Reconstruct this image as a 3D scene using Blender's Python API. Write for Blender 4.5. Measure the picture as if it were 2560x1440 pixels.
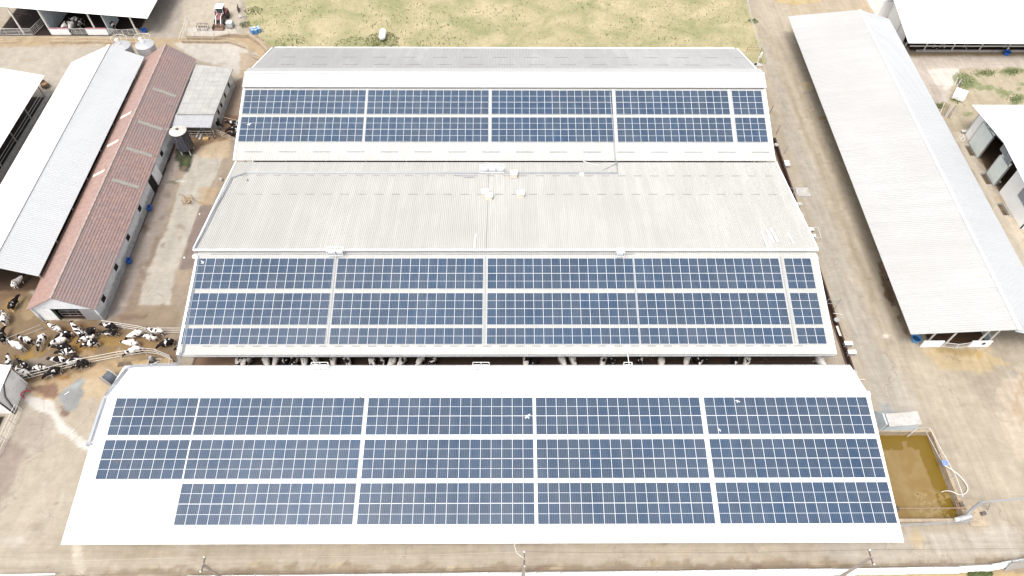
import bpy, math, random
import numpy as np
from mathutils import Vector, Matrix
random.seed(7); RS = np.random.RandomState(7)
R = math.radians
for o in list(bpy.data.objects): bpy.data.objects.remove(o)
S = bpy.context.scene
COL = S.collection

# ------------------------------------------------------------------ camera, light, exposure
H = 75.5                                   # drone height in metres
F_PX, TH, RO, YA = 1707.0, 0.94201, 0.0086, -0.01109   # focal length (px of a 2560 wide frame), pitch, roll, yaw
def _w(u, v, w):
    y = w*math.cos(TH) - v*math.sin(TH); z = -w*math.sin(TH) - v*math.cos(TH)
    return Vector((math.cos(YA)*u - math.sin(YA)*y, math.sin(YA)*u + math.cos(YA)*y, z))
c_, s_ = math.cos(RO), math.sin(RO)
right, down, fwd = _w(c_, -s_, 0), _w(s_, c_, 0), _w(0, 0, 1)
cam = bpy.data.cameras.new('camera'); co = bpy.data.objects.new('camera', cam); COL.objects.link(co)
co.matrix_world = Matrix(((right.x, -down.x, -fwd.x, 0), (right.y, -down.y, -fwd.y, 0), (right.z, -down.z, -fwd.z, H), (0, 0, 0, 1)))
cam.sensor_width = 36; cam.lens = 36*F_PX/2560; cam.clip_end = 3000; cam.clip_start = .5
S.camera = co
SUN_EL, SUN_AZ = 66, 215                   # azimuth: compass degrees the light comes from (0 = +Y, 90 = +X)
W = bpy.data.worlds.new('World'); S.world = W; W.use_nodes = True
wt = W.node_tree; bg = wt.nodes['Background']
sky = wt.nodes.new('ShaderNodeTexSky'); sky.sky_type = 'NISHITA'; sky.sun_disc = False
sky.sun_elevation = R(SUN_EL); sky.sun_rotation = R(SUN_AZ); sky.air_density = 1.0; sky.dust_density = 4.0; sky.ozone_density = 1.0
hs = wt.nodes.new('ShaderNodeHueSaturation'); hs.inputs['Saturation'].default_value = .25
wt.links.new(sky.outputs[0], hs.inputs['Color'])
tcw = wt.nodes.new('ShaderNodeTexCoord'); cn = wt.nodes.new('ShaderNodeTexNoise'); cn.inputs['Scale'].default_value = 2.2; cn.inputs['Detail'].default_value = 5; cn.inputs['Roughness'].default_value = .6
cm = wt.nodes.new('ShaderNodeMapRange'); cm.inputs[1].default_value = .35; cm.inputs[2].default_value = .65; cm.inputs[3].default_value = .72; cm.inputs[4].default_value = 1.42
cx_ = wt.nodes.new('ShaderNodeMix'); cx_.data_type = 'RGBA'; cx_.blend_type = 'MULTIPLY'; cx_.inputs[0].default_value = 1
wt.links.new(tcw.outputs['Generated'], cn.inputs['Vector']); wt.links.new(cn.outputs[0], cm.inputs[0]); wt.links.new(hs.outputs[0], cx_.inputs[6]); wt.links.new(cm.outputs[0], cx_.inputs[7])
wt.links.new(cx_.outputs[2], bg.inputs[0])   # thin broken cloud
bg.inputs[1].default_value = .15
sl = bpy.data.lights.new('sun', 'SUN'); sl.energy = 1.0; sl.angle = R(20); sl.color = (1, .965, .92)
so = bpy.data.objects.new('sun', sl); COL.objects.link(so)
d = Vector((math.sin(R(SUN_AZ))*math.cos(R(SUN_EL)), math.cos(R(SUN_AZ))*math.cos(R(SUN_EL)), math.sin(R(SUN_EL))))
so.rotation_euler = d.to_track_quat('Z', 'Y').to_euler(); so.location = (0, 0, 120)
S.view_settings.view_transform = 'Standard'; S.view_settings.look = 'None'
S.view_settings.exposure = .86; S.view_settings.gamma = 1

def at(px, py, z=0.0):
    """ground-plan position of what the survey photo shows at (px, py), at height z"""
    dd = fwd + right*((px-1280)/F_PX) + down*((py-720)/F_PX)
    t = (z-H)/dd.z
    return Vector((dd.x*t, dd.y*t, z))

# ------------------------------------------------------------------ materials
def nt(name):
    m = bpy.data.materials.new(name); m.use_nodes = True
    t = m.node_tree; b = t.nodes['Principled BSDF']
    return m, t, b
def mixc(t, fac, a, b, mode='MIX'):
    n = t.nodes.new('ShaderNodeMix'); n.data_type = 'RGBA'; n.blend_type = mode
    for i, v in ((0, fac), (6, a), (7, b)):
        if isinstance(v, (int, float)): n.inputs[i].default_value = v
        elif isinstance(v, tuple): n.inputs[i].default_value = (*v, 1) if len(v) == 3 else v
        else: t.links.new(v, n.inputs[i])
    return n.outputs[2]
def math_(t, op, a, b=None, c=None):
    n = t.nodes.new('ShaderNodeMath'); n.operation = op
    for i, v in enumerate((a, b, c)):
        if v is None: continue
        if isinstance(v, (int, float)): n.inputs[i].default_value = v
        else: t.links.new(v, n.inputs[i])
    return n.outputs[0]
def ramp(t, fac, lo, hi):
    n = t.nodes.new('ShaderNodeMapRange'); n.inputs[1].default_value = lo; n.inputs[2].default_value = hi
    t.links.new(fac, n.inputs[0]); return n.outputs[0]
def noise(t, vec, scale, detail=4, rough=.55, dist=0):
    n = t.nodes.new('ShaderNodeTexNoise'); n.inputs['Scale'].default_value = scale
    n.inputs['Detail'].default_value = detail; n.inputs['Roughness'].default_value = rough; n.inputs['Distortion'].default_value = dist
    t.links.new(vec, n.inputs['Vector']); return n.outputs[0]
def pos(t, scale=(1, 1, 1), rot=0):
    g = t.nodes.new('ShaderNodeNewGeometry'); mp = t.nodes.new('ShaderNodeMapping')
    mp.inputs['Scale'].default_value = scale; mp.inputs['Rotation'].default_value = (0, 0, rot)
    t.links.new(g.outputs['Position'], mp.inputs[0]); return mp.outputs[0]
def plain(name, col, rough=.6, var=.18, scale=1.5, metal=0., spec=.4, dirt=None, dirt_amt=.5, stretch=(1, 1, 1), bump=0):
    """colour with cloudy variation and a second, patchy dirt colour"""
    m, t, b = nt(name)
    v = pos(t, stretch)
    n1 = noise(t, v, scale, 5); f = ramp(t, n1, .3, .7)
    lo = tuple(c*(1-var) for c in col); hi = tuple(min(1, c*(1+var)) for c in col)
    out = mixc(t, f, lo, hi)
    if dirt:
        n2 = noise(t, v, scale*2.7, 6, .65); f2 = math_(t, 'MULTIPLY', ramp(t, n2, .5, .72), dirt_amt)
        out = mixc(t, f2, out, dirt)
    t.links.new(out, b.inputs['Base Color'])
    b.inputs['Roughness'].default_value = rough; b.inputs['Metallic'].default_value = metal
    b.inputs['Specular IOR Level'].default_value = spec
    if bump:
        bn = t.nodes.new('ShaderNodeBump'); bn.inputs['Distance'].default_value = bump
        t.links.new(noise(t, v, scale*6, 5), bn.inputs['Height']); t.links.new(bn.outputs[0], b.inputs['Normal'])
    return m
def roof_mat(name, col, dirt, amt, stretch, rough=.45, sheet=None, spec=.4, rib=None):
    """painted or galvanised sheet: streaks down the slope, slow tone changes, sheet to sheet differences"""
    m, t, b = nt(name)
    n1 = ramp(t, noise(t, pos(t, stretch), 1.0, 5, .6), .35, .68)
    n2 = ramp(t, noise(t, pos(t), .11, 4, .6), .35, .65)
    n3 = ramp(t, noise(t, pos(t), 3.0, 4, .7), .56, .75)
    out = mixc(t, math_(t, 'MULTIPLY', n1, amt*.65), col, dirt)
    out = mixc(t, math_(t, 'MULTIPLY', n2, amt*.6), out, dirt)
    out = mixc(t, math_(t, 'MULTIPLY', n3, amt*.5), out, tuple(c*.75 for c in dirt))
    if sheet:                                # ('x' or 'y', width): neighbouring sheets weather differently
        sp = t.nodes.new('ShaderNodeSeparateXYZ'); g = t.nodes.new('ShaderNodeNewGeometry'); t.links.new(g.outputs['Position'], sp.inputs[0])
        q = math_(t, 'FLOOR', math_(t, 'DIVIDE', sp.outputs['XYZ'.index(sheet[0].upper())], sheet[1]))
        wn = t.nodes.new('ShaderNodeTexWhiteNoise'); wn.noise_dimensions = '1D'; t.links.new(q, wn.inputs['W'])
        out = mixc(t, math_(t, 'MULTIPLY', wn.outputs[0], amt*.45), out, dirt)
    if rib:                                  # dark line at every rib: its shade and grime put into the colour
        sp = t.nodes.new('ShaderNodeSeparateXYZ'); g = t.nodes.new('ShaderNodeNewGeometry'); t.links.new(g.outputs['Position'], sp.inputs[0])
        fr = math_(t, 'FRACT', math_(t, 'DIVIDE', sp.outputs['XYZ'.index(rib[0].upper())], rib[1]))
        ln = math_(t, 'LESS_THAN', fr, rib[2])
        out = mixc(t, math_(t, 'MULTIPLY', ln, rib[3]), out, tuple(c*.45 for c in dirt))
    t.links.new(out, b.inputs['Base Color']); b.inputs['Roughness'].default_value = rough
    b.inputs['Specular IOR Level'].default_value = spec
    return m
MT = {}
MT['white_roof'] = roof_mat('white_roof', (.80, .80, .79), (.70, .70, .69), .5, (2.5, .15, 1), sheet=('x', 1.0))
MT['fibre_a'] = roof_mat('sheet_grey_a', (.48, .475, .465), (.34, .335, .325), .85, (3.2, .16, 1), sheet=('x', 1.0), rough=.6, rib=('x', .25, .3, .45))
MT['fibre_front'] = roof_mat('sheet_cream_a', (.53, .525, .50), (.41, .40, .37), .7, (3.2, .16, 1), sheet=('x', 1.0), rough=.6, rib=('x', .25, .28, .42))
MT['fibre_c'] = roof_mat('sheet_grey_c', (.53, .518, .488), (.39, .378, .35), .85, (3.2, .14, 1), sheet=('x', 1.0), rough=.6, rib=('x', .25, .28, .42))
MT['fibre_cap'] = roof_mat('sheet_cap', (.49, .49, .48), (.45, .45, .44), .6, (3.2, .2, 1), sheet=('x', 1.0), rough=.5, rib=('x', .25, .28, .35))
MT['zinc_e'] = roof_mat('zinc_roof_e', (.47, .463, .445), (.38, .373, .355), .8, (.16, 2.6, 1), sheet=('y', 1.0), rib=('y', .33, .3, .2))
MT['zinc_i'] = roof_mat('zinc_roof_i', (.48, .485, .485), (.42, .425, .43), .6, (.16, 2.6, 1), sheet=('y', 1.0), rib=('y', .33, .3, .2))
MT['white_y'] = roof_mat('white_roof_y', (.80, .80, .79), (.71, .71, .70), .5, (.16, 2.6, 1), sheet=('y', 1.0))
MT['flash'] = plain('flashing', (.80, .80, .79), .4, .05)
MT['lap'] = plain('lap_edge', (.27, .27, .26), .7, .2)
MT['underside'] = plain('roof_underside', (.22, .21, .20), .7, .2)
MT['steel'] = plain('galvanised_steel', (.46, .46, .46), .45, .15, 3, .5, dirt=(.28, .2, .13), dirt_amt=.35)
MT['steel_white'] = plain('white_steel', (.66, .64, .60), .45, .1, 3, dirt=(.40, .30, .2), dirt_amt=.4)
MT['steel_tan'] = plain('muddy_rail', (.50, .43, .34), .6, .15, 3, dirt=(.30, .2, .1), dirt_amt=.5)
MT['steel_dark'] = plain('dark_steel', (.10, .085, .08), .6, .2, 3, dirt=(.2, .09, .04), dirt_amt=.5)
MT['conduit'] = plain('grey_conduit', (.33, .345, .37), .35, .08, 2, .3)
MT['wall_white'] = plain('whitewash', (.82, .82, .81), .8, .08, .8, dirt=(.50, .48, .45), dirt_amt=.4)
MT['wall_white2'] = plain('white_panel', (.86, .86, .85), .5, .04, .5)
MT['wall_old'] = plain('mouldy_whitewash', (.60, .62, .64), .9, .15, .5, dirt=(.20, .22, .23), dirt_amt=.85, bump=.02)
def damp_wall():
    m, t, b = nt('damp_whitewash')
    v = pos(t); sp = t.nodes.new('ShaderNodeSeparateXYZ'); t.links.new(v, sp.inputs[0])
    n = noise(t, v, .7, 6, .7); h = math_(t, 'SUBTRACT', math_(t, 'ADD', .35, math_(t, 'MULTIPLY', n, 1.9)), sp.outputs[2])
    f = ramp(t, h, -.25, .35)
    col = mixc(t, ramp(t, noise(t, v, 2.5, 6, .7), .4, .75), (.74, .75, .76), (.52, .53, .54))
    col = mixc(t, f, col, mixc(t, ramp(t, noise(t, v, 1.8, 6, .75), .35, .7), (.46, .47, .47), (.22, .22, .22)))
    col = mixc(t, math_(t, 'MULTIPLY', ramp(t, noise(t, pos(t, (1, 3, .4)), 1.5, 5, .7), .62, .7), .6), col, (.14, .15, .15))
    t.links.new(col, b.inputs['Base Color']); b.inputs['Roughness'].default_value = .9
    return m
MT['wall_old'] = damp_wall()
MT['wall_blue'] = plain('pale_blue_wall', (.50, .56, .60), .8, .1, .8, dirt=(.3, .32, .34), dirt_amt=.5)
MT['door_green'] = plain('pale_green_door', (.66, .72, .69), .5, .05, 1)
MT['concrete'] = plain('old_concrete', (.42, .40, .37), .9, .15, .6, dirt=(.24, .21, .19), dirt_amt=.7, bump=.02)
MT['concrete_tan'] = plain('stained_concrete', (.36, .29, .21), .9, .15, .8, dirt=(.2, .13, .08), dirt_amt=.7, bump=.02)
MT['pane'] = plain('grey_polycarbonate', (.25, .265, .29), .25, .08, 1, spec=.5)
MT['dark'] = plain('dark_opening', (.015, .013, .012), .9, .2)
MT['black'] = plain('black_rubber', (.02, .02, .02), .7, .2)
MT['blue'] = plain('blue_plastic', (.02, .11, .42), .4, .15, 3, spec=.5)
MT['blue_light'] = plain('light_blue_plastic', (.09, .24, .46), .4, .1, 3, spec=.5)
MT['blue_lid'] = plain('pale_blue_lid', (.33, .43, .58), .4, .1, 3)
MT['red'] = plain('faded_red_paint', (.25, .075, .08), .45, .15, 3, dirt=(.3, .2, .17), dirt_amt=.4)
MT['hose_red'] = plain('red_hose', (.55, .03, .07), .4, .1)
MT['rim'] = plain('rusty_red_rim', (.25, .09, .09), .6, .2, 4, dirt=(.3, .22, .18), dirt_amt=.5)
MT['glass'] = plain('cab_glass', (.03, .05, .05), .1, .1, spec=.6)
MT['cream'] = plain('cream_box', (.74, .68, .56), .5, .06, 2)
MT['white'] = plain('white_paint', (.80, .80, .78), .4, .05, 2)
MT['pvc'] = plain('white_pvc', (.78, .78, .76), .35, .05, 2)
MT['ibc'] = plain('milky_plastic', (.70, .75, .76), .3, .05, 2)
MT['wood'] = plain('brown_wood', (.28, .19, .12), .8, .25, 3, dirt=(.12, .07, .04))
MT['pole'] = plain('pole_concrete', (.34, .30, .27), .85, .15, 2, dirt=(.18, .15, .13))
MT['wire'] = plain('wire', (.10, .09, .08), .6, .1)
MT['wire_pale'] = plain('pale_wire', (.42, .37, .30), .6, .1)
MT['silo_dark'] = plain('blackened_silo', (.035, .035, .045), .55, .3, .8, dirt=(.16, .16, .18), dirt_amt=.8, stretch=(2, 2, .25))
MT['silo_top'] = plain('silo_lid', (.46, .44, .40), .6, .1, 1.5, dirt=(.35, .3, .25))
MT['galv'] = plain('silo_galvanised', (.42, .42, .43), .4, .1, 1.5, .2, dirt=(.35, .33, .3))
MT['ear_pink'] = plain('udder_skin', (.62, .38, .33), .6, .1)
MT['straw'] = plain('straw', (.46, .33, .14), .9, .25, 3)
MT['grate'] = plain('slatted_floor', (.20, .15, .10), .9, .2, 3)
MT['board'] = plain('board', (.60, .56, .50), .8, .1, 2, dirt=(.3, .25, .2))
def tile_mat(lichen=1., ca=(.215, .138, .122), cb_=(.30, .195, .165)):
    m, t, b = nt('clay_tile')
    v = pos(t)
    sp = t.nodes.new('ShaderNodeSeparateXYZ'); t.links.new(v, sp.inputs[0])
    fx = math_(t, 'FRACT', math_(t, 'DIVIDE', sp.outputs[1], .26))
    joint = math_(t, 'LESS_THAN', fx, .16)
    q = t.nodes.new('ShaderNodeTexWhiteNoise'); q.noise_dimensions = '2D'
    cb = t.nodes.new('ShaderNodeCombineXYZ')
    t.links.new(math_(t, 'FLOOR', math_(t, 'DIVIDE', sp.outputs[1], .26)), cb.inputs[0])
    t.links.new(math_(t, 'FLOOR', math_(t, 'DIVIDE', sp.outputs[0], .36)), cb.inputs[1]); t.links.new(cb.outputs[0], q.inputs[0])
    base = mixc(t, q.outputs[0], ca, cb_)
    n = ramp(t, noise(t, v, .16, 5, .65), .38, .62)
    base = mixc(t, math_(t, 'MULTIPLY', n, .75*lichen), base, (.21, .16, .155))
    n2 = ramp(t, noise(t, v, 1.1, 6, .7), .52, .72)
    base = mixc(t, math_(t, 'MULTIPLY', n2, .55*lichen), base, (.17, .14, .135))
    base = mixc(t, math_(t, 'MULTIPLY', joint, .35), base, (.10, .07, .065))
    t.links.new(base, b.inputs['Base Color']); b.inputs['Roughness'].default_value = .5
    b.inputs['Specular IOR Level'].default_value = .6
    return m
MT['tile'] = tile_mat(); MT['tile_sheen'] = tile_mat(.25, (.27, .168, .138), (.36, .228, .185))  # left-slope copy: sky sheen put into paler tile colours, less lichen
def cell_mat():
    m, t, b = nt('solar_cells')
    uv = t.nodes.new('ShaderNodeUVMap'); uv.uv_map = 'cells'
    sp = t.nodes.new('ShaderNodeSeparateXYZ'); t.links.new(uv.outputs[0], sp.inputs[0])
    x, y = sp.outputs[0], sp.outputs[1]
    fx = math_(t, 'ABSOLUTE', math_(t, 'SUBTRACT', math_(t, 'FRACT', math_(t, 'DIVIDE', x, .183)), .5))
    lx = math_(t, 'GREATER_THAN', fx, .465)
    fy = math_(t, 'ABSOLUTE', math_(t, 'SUBTRACT', math_(t, 'FRACT', math_(t, 'DIVIDE', y, .0925)), .5))
    ly = math_(t, 'GREATER_THAN', fy, .47)
    mid = math_(t, 'LESS_THAN', math_(t, 'ABSOLUTE', y), .018)
    oi = t.nodes.new('ShaderNodeObjectInfo'); ac = t.nodes.new('ShaderNodeAttribute'); ac.attribute_name = 'rnd'
    rnd = math_(t, 'FRACT', math_(t, 'ADD', oi.outputs['Random'], ac.outputs['Fac']))
    base = mixc(t, rnd, (.007, .037, .086), (.019, .040, .074))
    slow = ramp(t, noise(t, pos(t), .05, 2), .4, .6)
    base = mixc(t, math_(t, 'MULTIPLY', slow, .4), base, (.014, .030, .058))
    dirt = ramp(t, noise(t, pos(t), 7, 5, .75), .56, .8)
    base = mixc(t, math_(t, 'MULTIPLY', dirt, .10), base, (.30, .31, .31))
    dust = ramp(t, noise(t, pos(t, (.6, .2, 1)), 1, 5, .6), .35, .8)
    base = mixc(t, math_(t, 'MULTIPLY', dust, .10), base, (.32, .32, .31))
    base = mixc(t, math_(t, 'MULTIPLY', lx, .38), base, (.55, .58, .62))
    base = mixc(t, math_(t, 'MULTIPLY', ly, .22), base, (.55, .58, .62))
    base = mixc(t, math_(t, 'MULTIPLY', mid, .95), base, (.66, .69, .72))
    t.links.new(base, b.inputs['Base Color']); b.inputs['Roughness'].default_value = .08
    b.inputs['Specular IOR Level'].default_value = .5
    return m
MT['cells'] = cell_mat()
MT['frame'] = plain('silver_frame', (.72, .74, .77), .35, .04, 2)
def cow_mat():
    m, t, b = nt('cow_coat')
    tc = t.nodes.new('ShaderNodeTexCoord'); oi = t.nodes.new('ShaderNodeObjectInfo')
    cb = t.nodes.new('ShaderNodeCombineXYZ')
    t.links.new(math_(t, 'MULTIPLY', oi.outputs['Random'], 91.), cb.inputs[0]); t.links.new(math_(t, 'MULTIPLY', oi.outputs['Random'], 37.), cb.inputs[1])
    va = t.nodes.new('ShaderNodeVectorMath'); t.links.new(tc.outputs['Object'], va.inputs[0]); t.links.new(cb.outputs[0], va.inputs[1])
    n = noise(t, va.outputs[0], 1.7, 2, .5, .7)
    sc = t.nodes.new('ShaderNodeSeparateColor'); t.links.new(oi.outputs['Color'], sc.inputs[0])
    thr = math_(t, 'SUBTRACT', .66, math_(t, 'MULTIPLY', sc.outputs[0], .32))     # red = share of white
    sp = t.nodes.new('ShaderNodeSeparateXYZ'); t.links.new(tc.outputs['Object'], sp.inputs[0])
    low = math_(t, 'MULTIPLY', math_(t, 'SUBTRACT', .75, sp.outputs[2]), .35)
    head = math_(t, 'MULTIPLY', ramp(t, sp.outputs[0], .95, 1.15), -.16)
    val = math_(t, 'ADD', math_(t, 'SUBTRACT', n, thr), math_(t, 'ADD', math_(t, 'MAXIMUM', low, 0), head))
    fac = ramp(t, val, -.006, .006)
    black = mixc(t, noise(t, va.outputs[0], 3, 3), (.006, .005, .006), (.022, .016, .015))
    white = mixc(t, ramp(t, noise(t, va.outputs[0], 4, 4, .7), .5, .75), (.72, .68, .64), (.46, .35, .26))
    out = mixc(t, fac, black, white)
    t.links.new(out, b.inputs['Base Color']); b.inputs['Roughness'].default_value = .8; b.inputs['Specular IOR Level'].default_value = .12
    return m
MT['cow'] = cow_mat()

# ------------------------------------------------------------------ mesh helpers
class MB:
    def __init__(s): s.v = []; s.f = []; s.mi = []; s.k = 0
    def add(s, vs, fs, k=None):
        o = len(s.v); s.v += [tuple(p) for p in vs]; s.f += [tuple(i+o for i in f) for f in fs]; s.mi += [s.k if k is None else k]*len(fs)
        return s
    def box(s, x0, x1, y0, y1, z0, z1, k=None):
        return s.add([(x0, y0, z0), (x1, y0, z0), (x1, y1, z0), (x0, y1, z0), (x0, y0, z1), (x1, y0, z1), (x1, y1, z1), (x0, y1, z1)],
                     [(0, 3, 2, 1), (4, 5, 6, 7), (0, 1, 5, 4), (1, 2, 6, 5), (2, 3, 7, 6), (3, 0, 4, 7)], k)
    def hexa(s, b, t_, k=None):                      # bottom quad, top quad (both counter-clockwise from above)
        return s.add(list(b)+list(t_), [(0, 3, 2, 1), (4, 5, 6, 7), (0, 1, 5, 4), (1, 2, 6, 5), (2, 3, 7, 6), (3, 0, 4, 7)], k)
    def beam(s, a, b, w, h=None, k=None):
        a, b = Vector(a), Vector(b); h = h or w; dd = (b-a)
        if dd.length < 1e-6: return s
        dd.normalize(); up = Vector((0, 0, 1)) if abs(dd.z) < .95 else Vector((0, 1, 0))
        sx = dd.cross(up).normalized()*w/2; sz = sx.cross(dd).normalized()*h/2
        vs = [a-sx-sz, a+sx-sz, a+sx+sz, a-sx+sz, b-sx-sz, b+sx-sz, b+sx+sz, b-sx+sz]
        return s.add(vs, [(0, 1, 2, 3), (7, 6, 5, 4), (0, 4, 5, 1), (1, 5, 6, 2), (2, 6, 7, 3), (3, 7, 4, 0)], k)
    def tube(s, pts, r, n=6, k=None, cap=True):
        pts = [Vector(p) for p in pts]; rr = r if isinstance(r, (list, tuple)) else [r]*len(pts)
        vs = []; fs = []
        prev = None
        for i, p in enumerate(pts):
            dd = (pts[min(i+1, len(pts)-1)]-pts[max(i-1, 0)]).normalized()
            ref = Vector((0, 0, 1)) if abs(dd.z) < .9 else Vector((0, 1, 0))
            a = dd.cross(ref).normalized()
            if prev is not None:
                a2 = (prev - dd*prev.dot(dd))
                if a2.length > .2: a = a2.normalized()
            prev = a; b = dd.cross(a)
            for j in range(n):
                q = 2*math.pi*j/n; vs.append(p + a*math.cos(q)*rr[i] + b*math.sin(q)*rr[i])
        for i in range(len(pts)-1):
            for j in range(n):
                fs.append((i*n+j, i*n+(j+1) % n, (i+1)*n+(j+1) % n, (i+1)*n+j))
        if cap: fs += [tuple(range(n))[::-1], tuple(range((len(pts)-1)*n, len(pts)*n))]
        return s.add(vs, fs, k)
    def lathe(s, prof, c, n=20, k=None):             # prof: (r, z) list from bottom to top
        vs = []; fs = []
        for r, z in prof:
            for j in range(n):
                q = 2*math.pi*j/n; vs.append((c[0]+r*math.cos(q), c[1]+r*math.sin(q), c[2]+z))
        for i in range(len(prof)-1):
            for j in range(n): fs.append((i*n+j, i*n+(j+1) % n, (i+1)*n+(j+1) % n, (i+1)*n+j))
        fs += [tuple(range(n))[::-1], tuple(range((len(prof)-1)*n, len(prof)*n))]
        return s.add(vs, fs, k)
    def build(s, name, mats, parent=None, smooth=False, bevel=0):
        me = bpy.data.meshes.new(name); me.from_pydata(s.v, [], s.f)
        mats = mats if isinstance(mats, (list, tuple)) else [mats]
        for m in mats: me.materials.append(MT[m] if isinstance(m, str) else m)
        if len(mats) > 1: me.polygons.foreach_set('material_index', s.mi)
        if smooth: me.polygons.foreach_set('use_smooth', [True]*len(me.polygons))
        me.validate(); me.update()
        o = bpy.data.objects.new(name, me); COL.objects.link(o)
        if parent is not None: o.parent = parent; o.matrix_parent_inverse = PINV.get(parent.name, Matrix())
        if bevel:
            bv = o.modifiers.new('bevel', 'BEVEL'); bv.width = bevel; bv.segments = 1; bv.limit_method = 'ANGLE'
        return o
PINV = {}
def tag(o, label=None, cat=None, group=None, kind=None):
    for k, v in (('label', label), ('category', cat), ('group', group), ('kind', kind)):
        if v: o[k] = v
    return o
def thing(name, loc, label, cat, group=None, local=False, rz=0):
    """Empty at the thing's base; parts are given in world coordinates unless local"""
    e = bpy.data.objects.new(name, None); COL.objects.link(e); e.empty_display_size = .3
    e.location = loc; e.rotation_euler = (0, 0, rz)
    if not local: PINV[e.name] = Matrix.Translation(-Vector(loc))
    return tag(e, label, cat, group)
def copy_tree(o, parent=None):
    c = o.copy(); COL.objects.link(c)
    if parent is not None: c.parent = parent; c.matrix_parent_inverse = o.matrix_parent_inverse.copy()
    for ch in o.children: copy_tree(ch, c)
    return c
TRAP = lambda w, h: [(0, 0), (.5-w, 0), (.5-w*.5, h), (.5+w*.5, h), (.5+w, 0)]
def sheet(mb, p00, p10, p11, p01, pitch=.25, prof=None, h=.045, thick=.05, k=0, ku=None, nv=1):
    """profiled sheet: ribs repeat from p00 to p10 and run from p00 to p01; closed underside"""
    p00, p10, p11, p01 = map(Vector, (p00, p10, p11, p01))
    prof = prof or TRAP(.16, h)
    L = (p10-p00).length; n = max(1, round(L/pitch))
    nm = (p10-p00).cross(p01-p00).normalized()
    if nm.z < 0: nm = -nm
    us = []
    for i in range(n): us += [((i+a)/n, b) for a, b in prof]
    us.append((1.0, prof[0][1]))
    vs = []
    for j in range(nv+1):
        v = j/nv
        for u, hh in us: vs.append(p00.lerp(p10, u).lerp(p01.lerp(p11, u), v) + nm*hh)
    m = len(us); fs = []
    for j in range(nv):
        for i in range(m-1): fs.append((j*m+i, j*m+i+1, (j+1)*m+i+1, (j+1)*m+i))
    mb.add(vs, fs, k)
    # underside and end strips, so that the sheet is a closed thin body
    bot = [p - nm*thick for p in (p00, p10, p11, p01)]
    a0 = [v for v in vs[:m]]; a1 = vs[-m:]
    o = len(mb.v)
    mb.v += [tuple(p) for p in bot]
    mb.f.append((o, o+3, o+2, o+1)); mb.mi.append(k if ku is None else ku)
    # edge strips
    for row, b0, b1 in ((a0, bot[0], bot[1]), (a1, bot[3], bot[2])):
        vv = list(row) + [b0.lerp(b1, u) for u, _ in us]
        mb.add(vv, [(i, i+1, m+i+1, m+i) for i in range(m-1)], k)
    for q, w, a, b in ((a0[0], a1[0], bot[0], bot[3]), (a0[-1], a1[-1], bot[1], bot[2])):
        mb.add([q, w, b, a], [(0, 1, 2, 3)], k)
    return mb
def roof(name, parent, p00, p10, p11, p01, mat, **kw):
    mb = MB(); sheet(mb, p00, p10, p11, p01, ku=1, **kw)
    return mb.build(name, [mat, 'underside'], parent)

# ------------------------------------------------------------------ ground
def vnoise(x, y, s, seed=0):
    rs = np.random.RandomState(seed); g = rs.rand(257, 257)
    x = x*s + 1000; y = y*s + 1000
    xi = np.floor(x).astype(int); yi = np.floor(y).astype(int); fx = x-xi; fy = y-yi
    fx = fx*fx*(3-2*fx); fy = fy*fy*(3-2*fy); xi %= 256; yi %= 256
    a = g[xi, yi]*(1-fx)+g[xi+1, yi]*fx; b = g[xi, yi+1]*(1-fx)+g[xi+1, yi+1]*fx
    return a*(1-fy)+b*fy
def fbm(x, y, s, seed=0, o=4):
    r = 0; a = .5
    for i in range(o): r = r + a*vnoise(x, y, s*2**i, seed+i); a *= .5
    return r/(1-.5**o)
PITS = [(40.6, 50.2, 23.4, 33.6, 1.5), (43.0, 43.6, 40.6, 85.0, .9),        # slurry pit, manure channel
        (73.95, 74.95, 81.0, 83.4, .5), (73.9, 74.95, 74.6, 77.1, .5), (73.8, 74.8, 68.2, 70.7, .5),
        (-45.3, -43.9, 42.6, 43.7, .9)]
def pixpoly(pts, z=0): return np.array([at(*p, z)[:2] for p in pts])
def mask(X, Y, poly, soft, warp, seed):
    soft = soft*.55
    wx = X + (fbm(X, Y, .35, seed)-.5)*2*warp + (fbm(X, Y, 1.3, seed+9, 3)-.5)*1.4*warp
    wy = Y + (fbm(X, Y, .35, seed+5)-.5)*2*warp + (fbm(X, Y, 1.3, seed+13, 3)-.5)*1.4*warp
    ins = np.zeros(X.shape, bool); dist = np.full(X.shape, 1e9)
    n = len(poly)
    for i in range(n):
        x0, y0 = poly[i]; x1, y1 = poly[(i+1) % n]
        c = ((y0 > wy) != (y1 > wy))
        with np.errstate(divide='ignore', invalid='ignore'):
            c &= wx < (x1-x0)*(wy-y0)/(y1-y0+1e-12)+x0
        ins ^= c
        dx, dy = x1-x0, y1-y0; tt = np.clip(((wx-x0)*dx+(wy-y0)*dy)/(dx*dx+dy*dy+1e-9), 0, 1)
        dist = np.minimum(dist, np.hypot(wx-x0-tt*dx, wy-y0-tt*dy))
    sd = np.where(ins, dist, -dist)
    return np.clip(sd/soft+.5, 0, 1)
xs = sorted(set([round(v, 3) for v in np.arange(-106, 108, .28)] + [p for q in PITS for p in q[:2]] + [-700, -400, -250, -160, -125, 125, 160, 250, 400, 700]))
ys = sorted(set([round(v, 3) for v in np.arange(10, 134, .28)] + [p for q in PITS for p in q[2:4]] + [-700, -300, -120, -40, -10, 140, 160, 220, 400, 900]))
gx, gy = np.meshgrid(np.array(xs), np.array(ys), indexing='ij')
X, Y = gx.ravel(), gy.ravel()
C = np.zeros((len(X), 3)); C[:] = (.350, .306, .243)
n1 = fbm(X, Y, .05, 3)[:, None]; n2 = fbm(X*.4, Y*1.6, .35, 21)[:, None]
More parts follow.
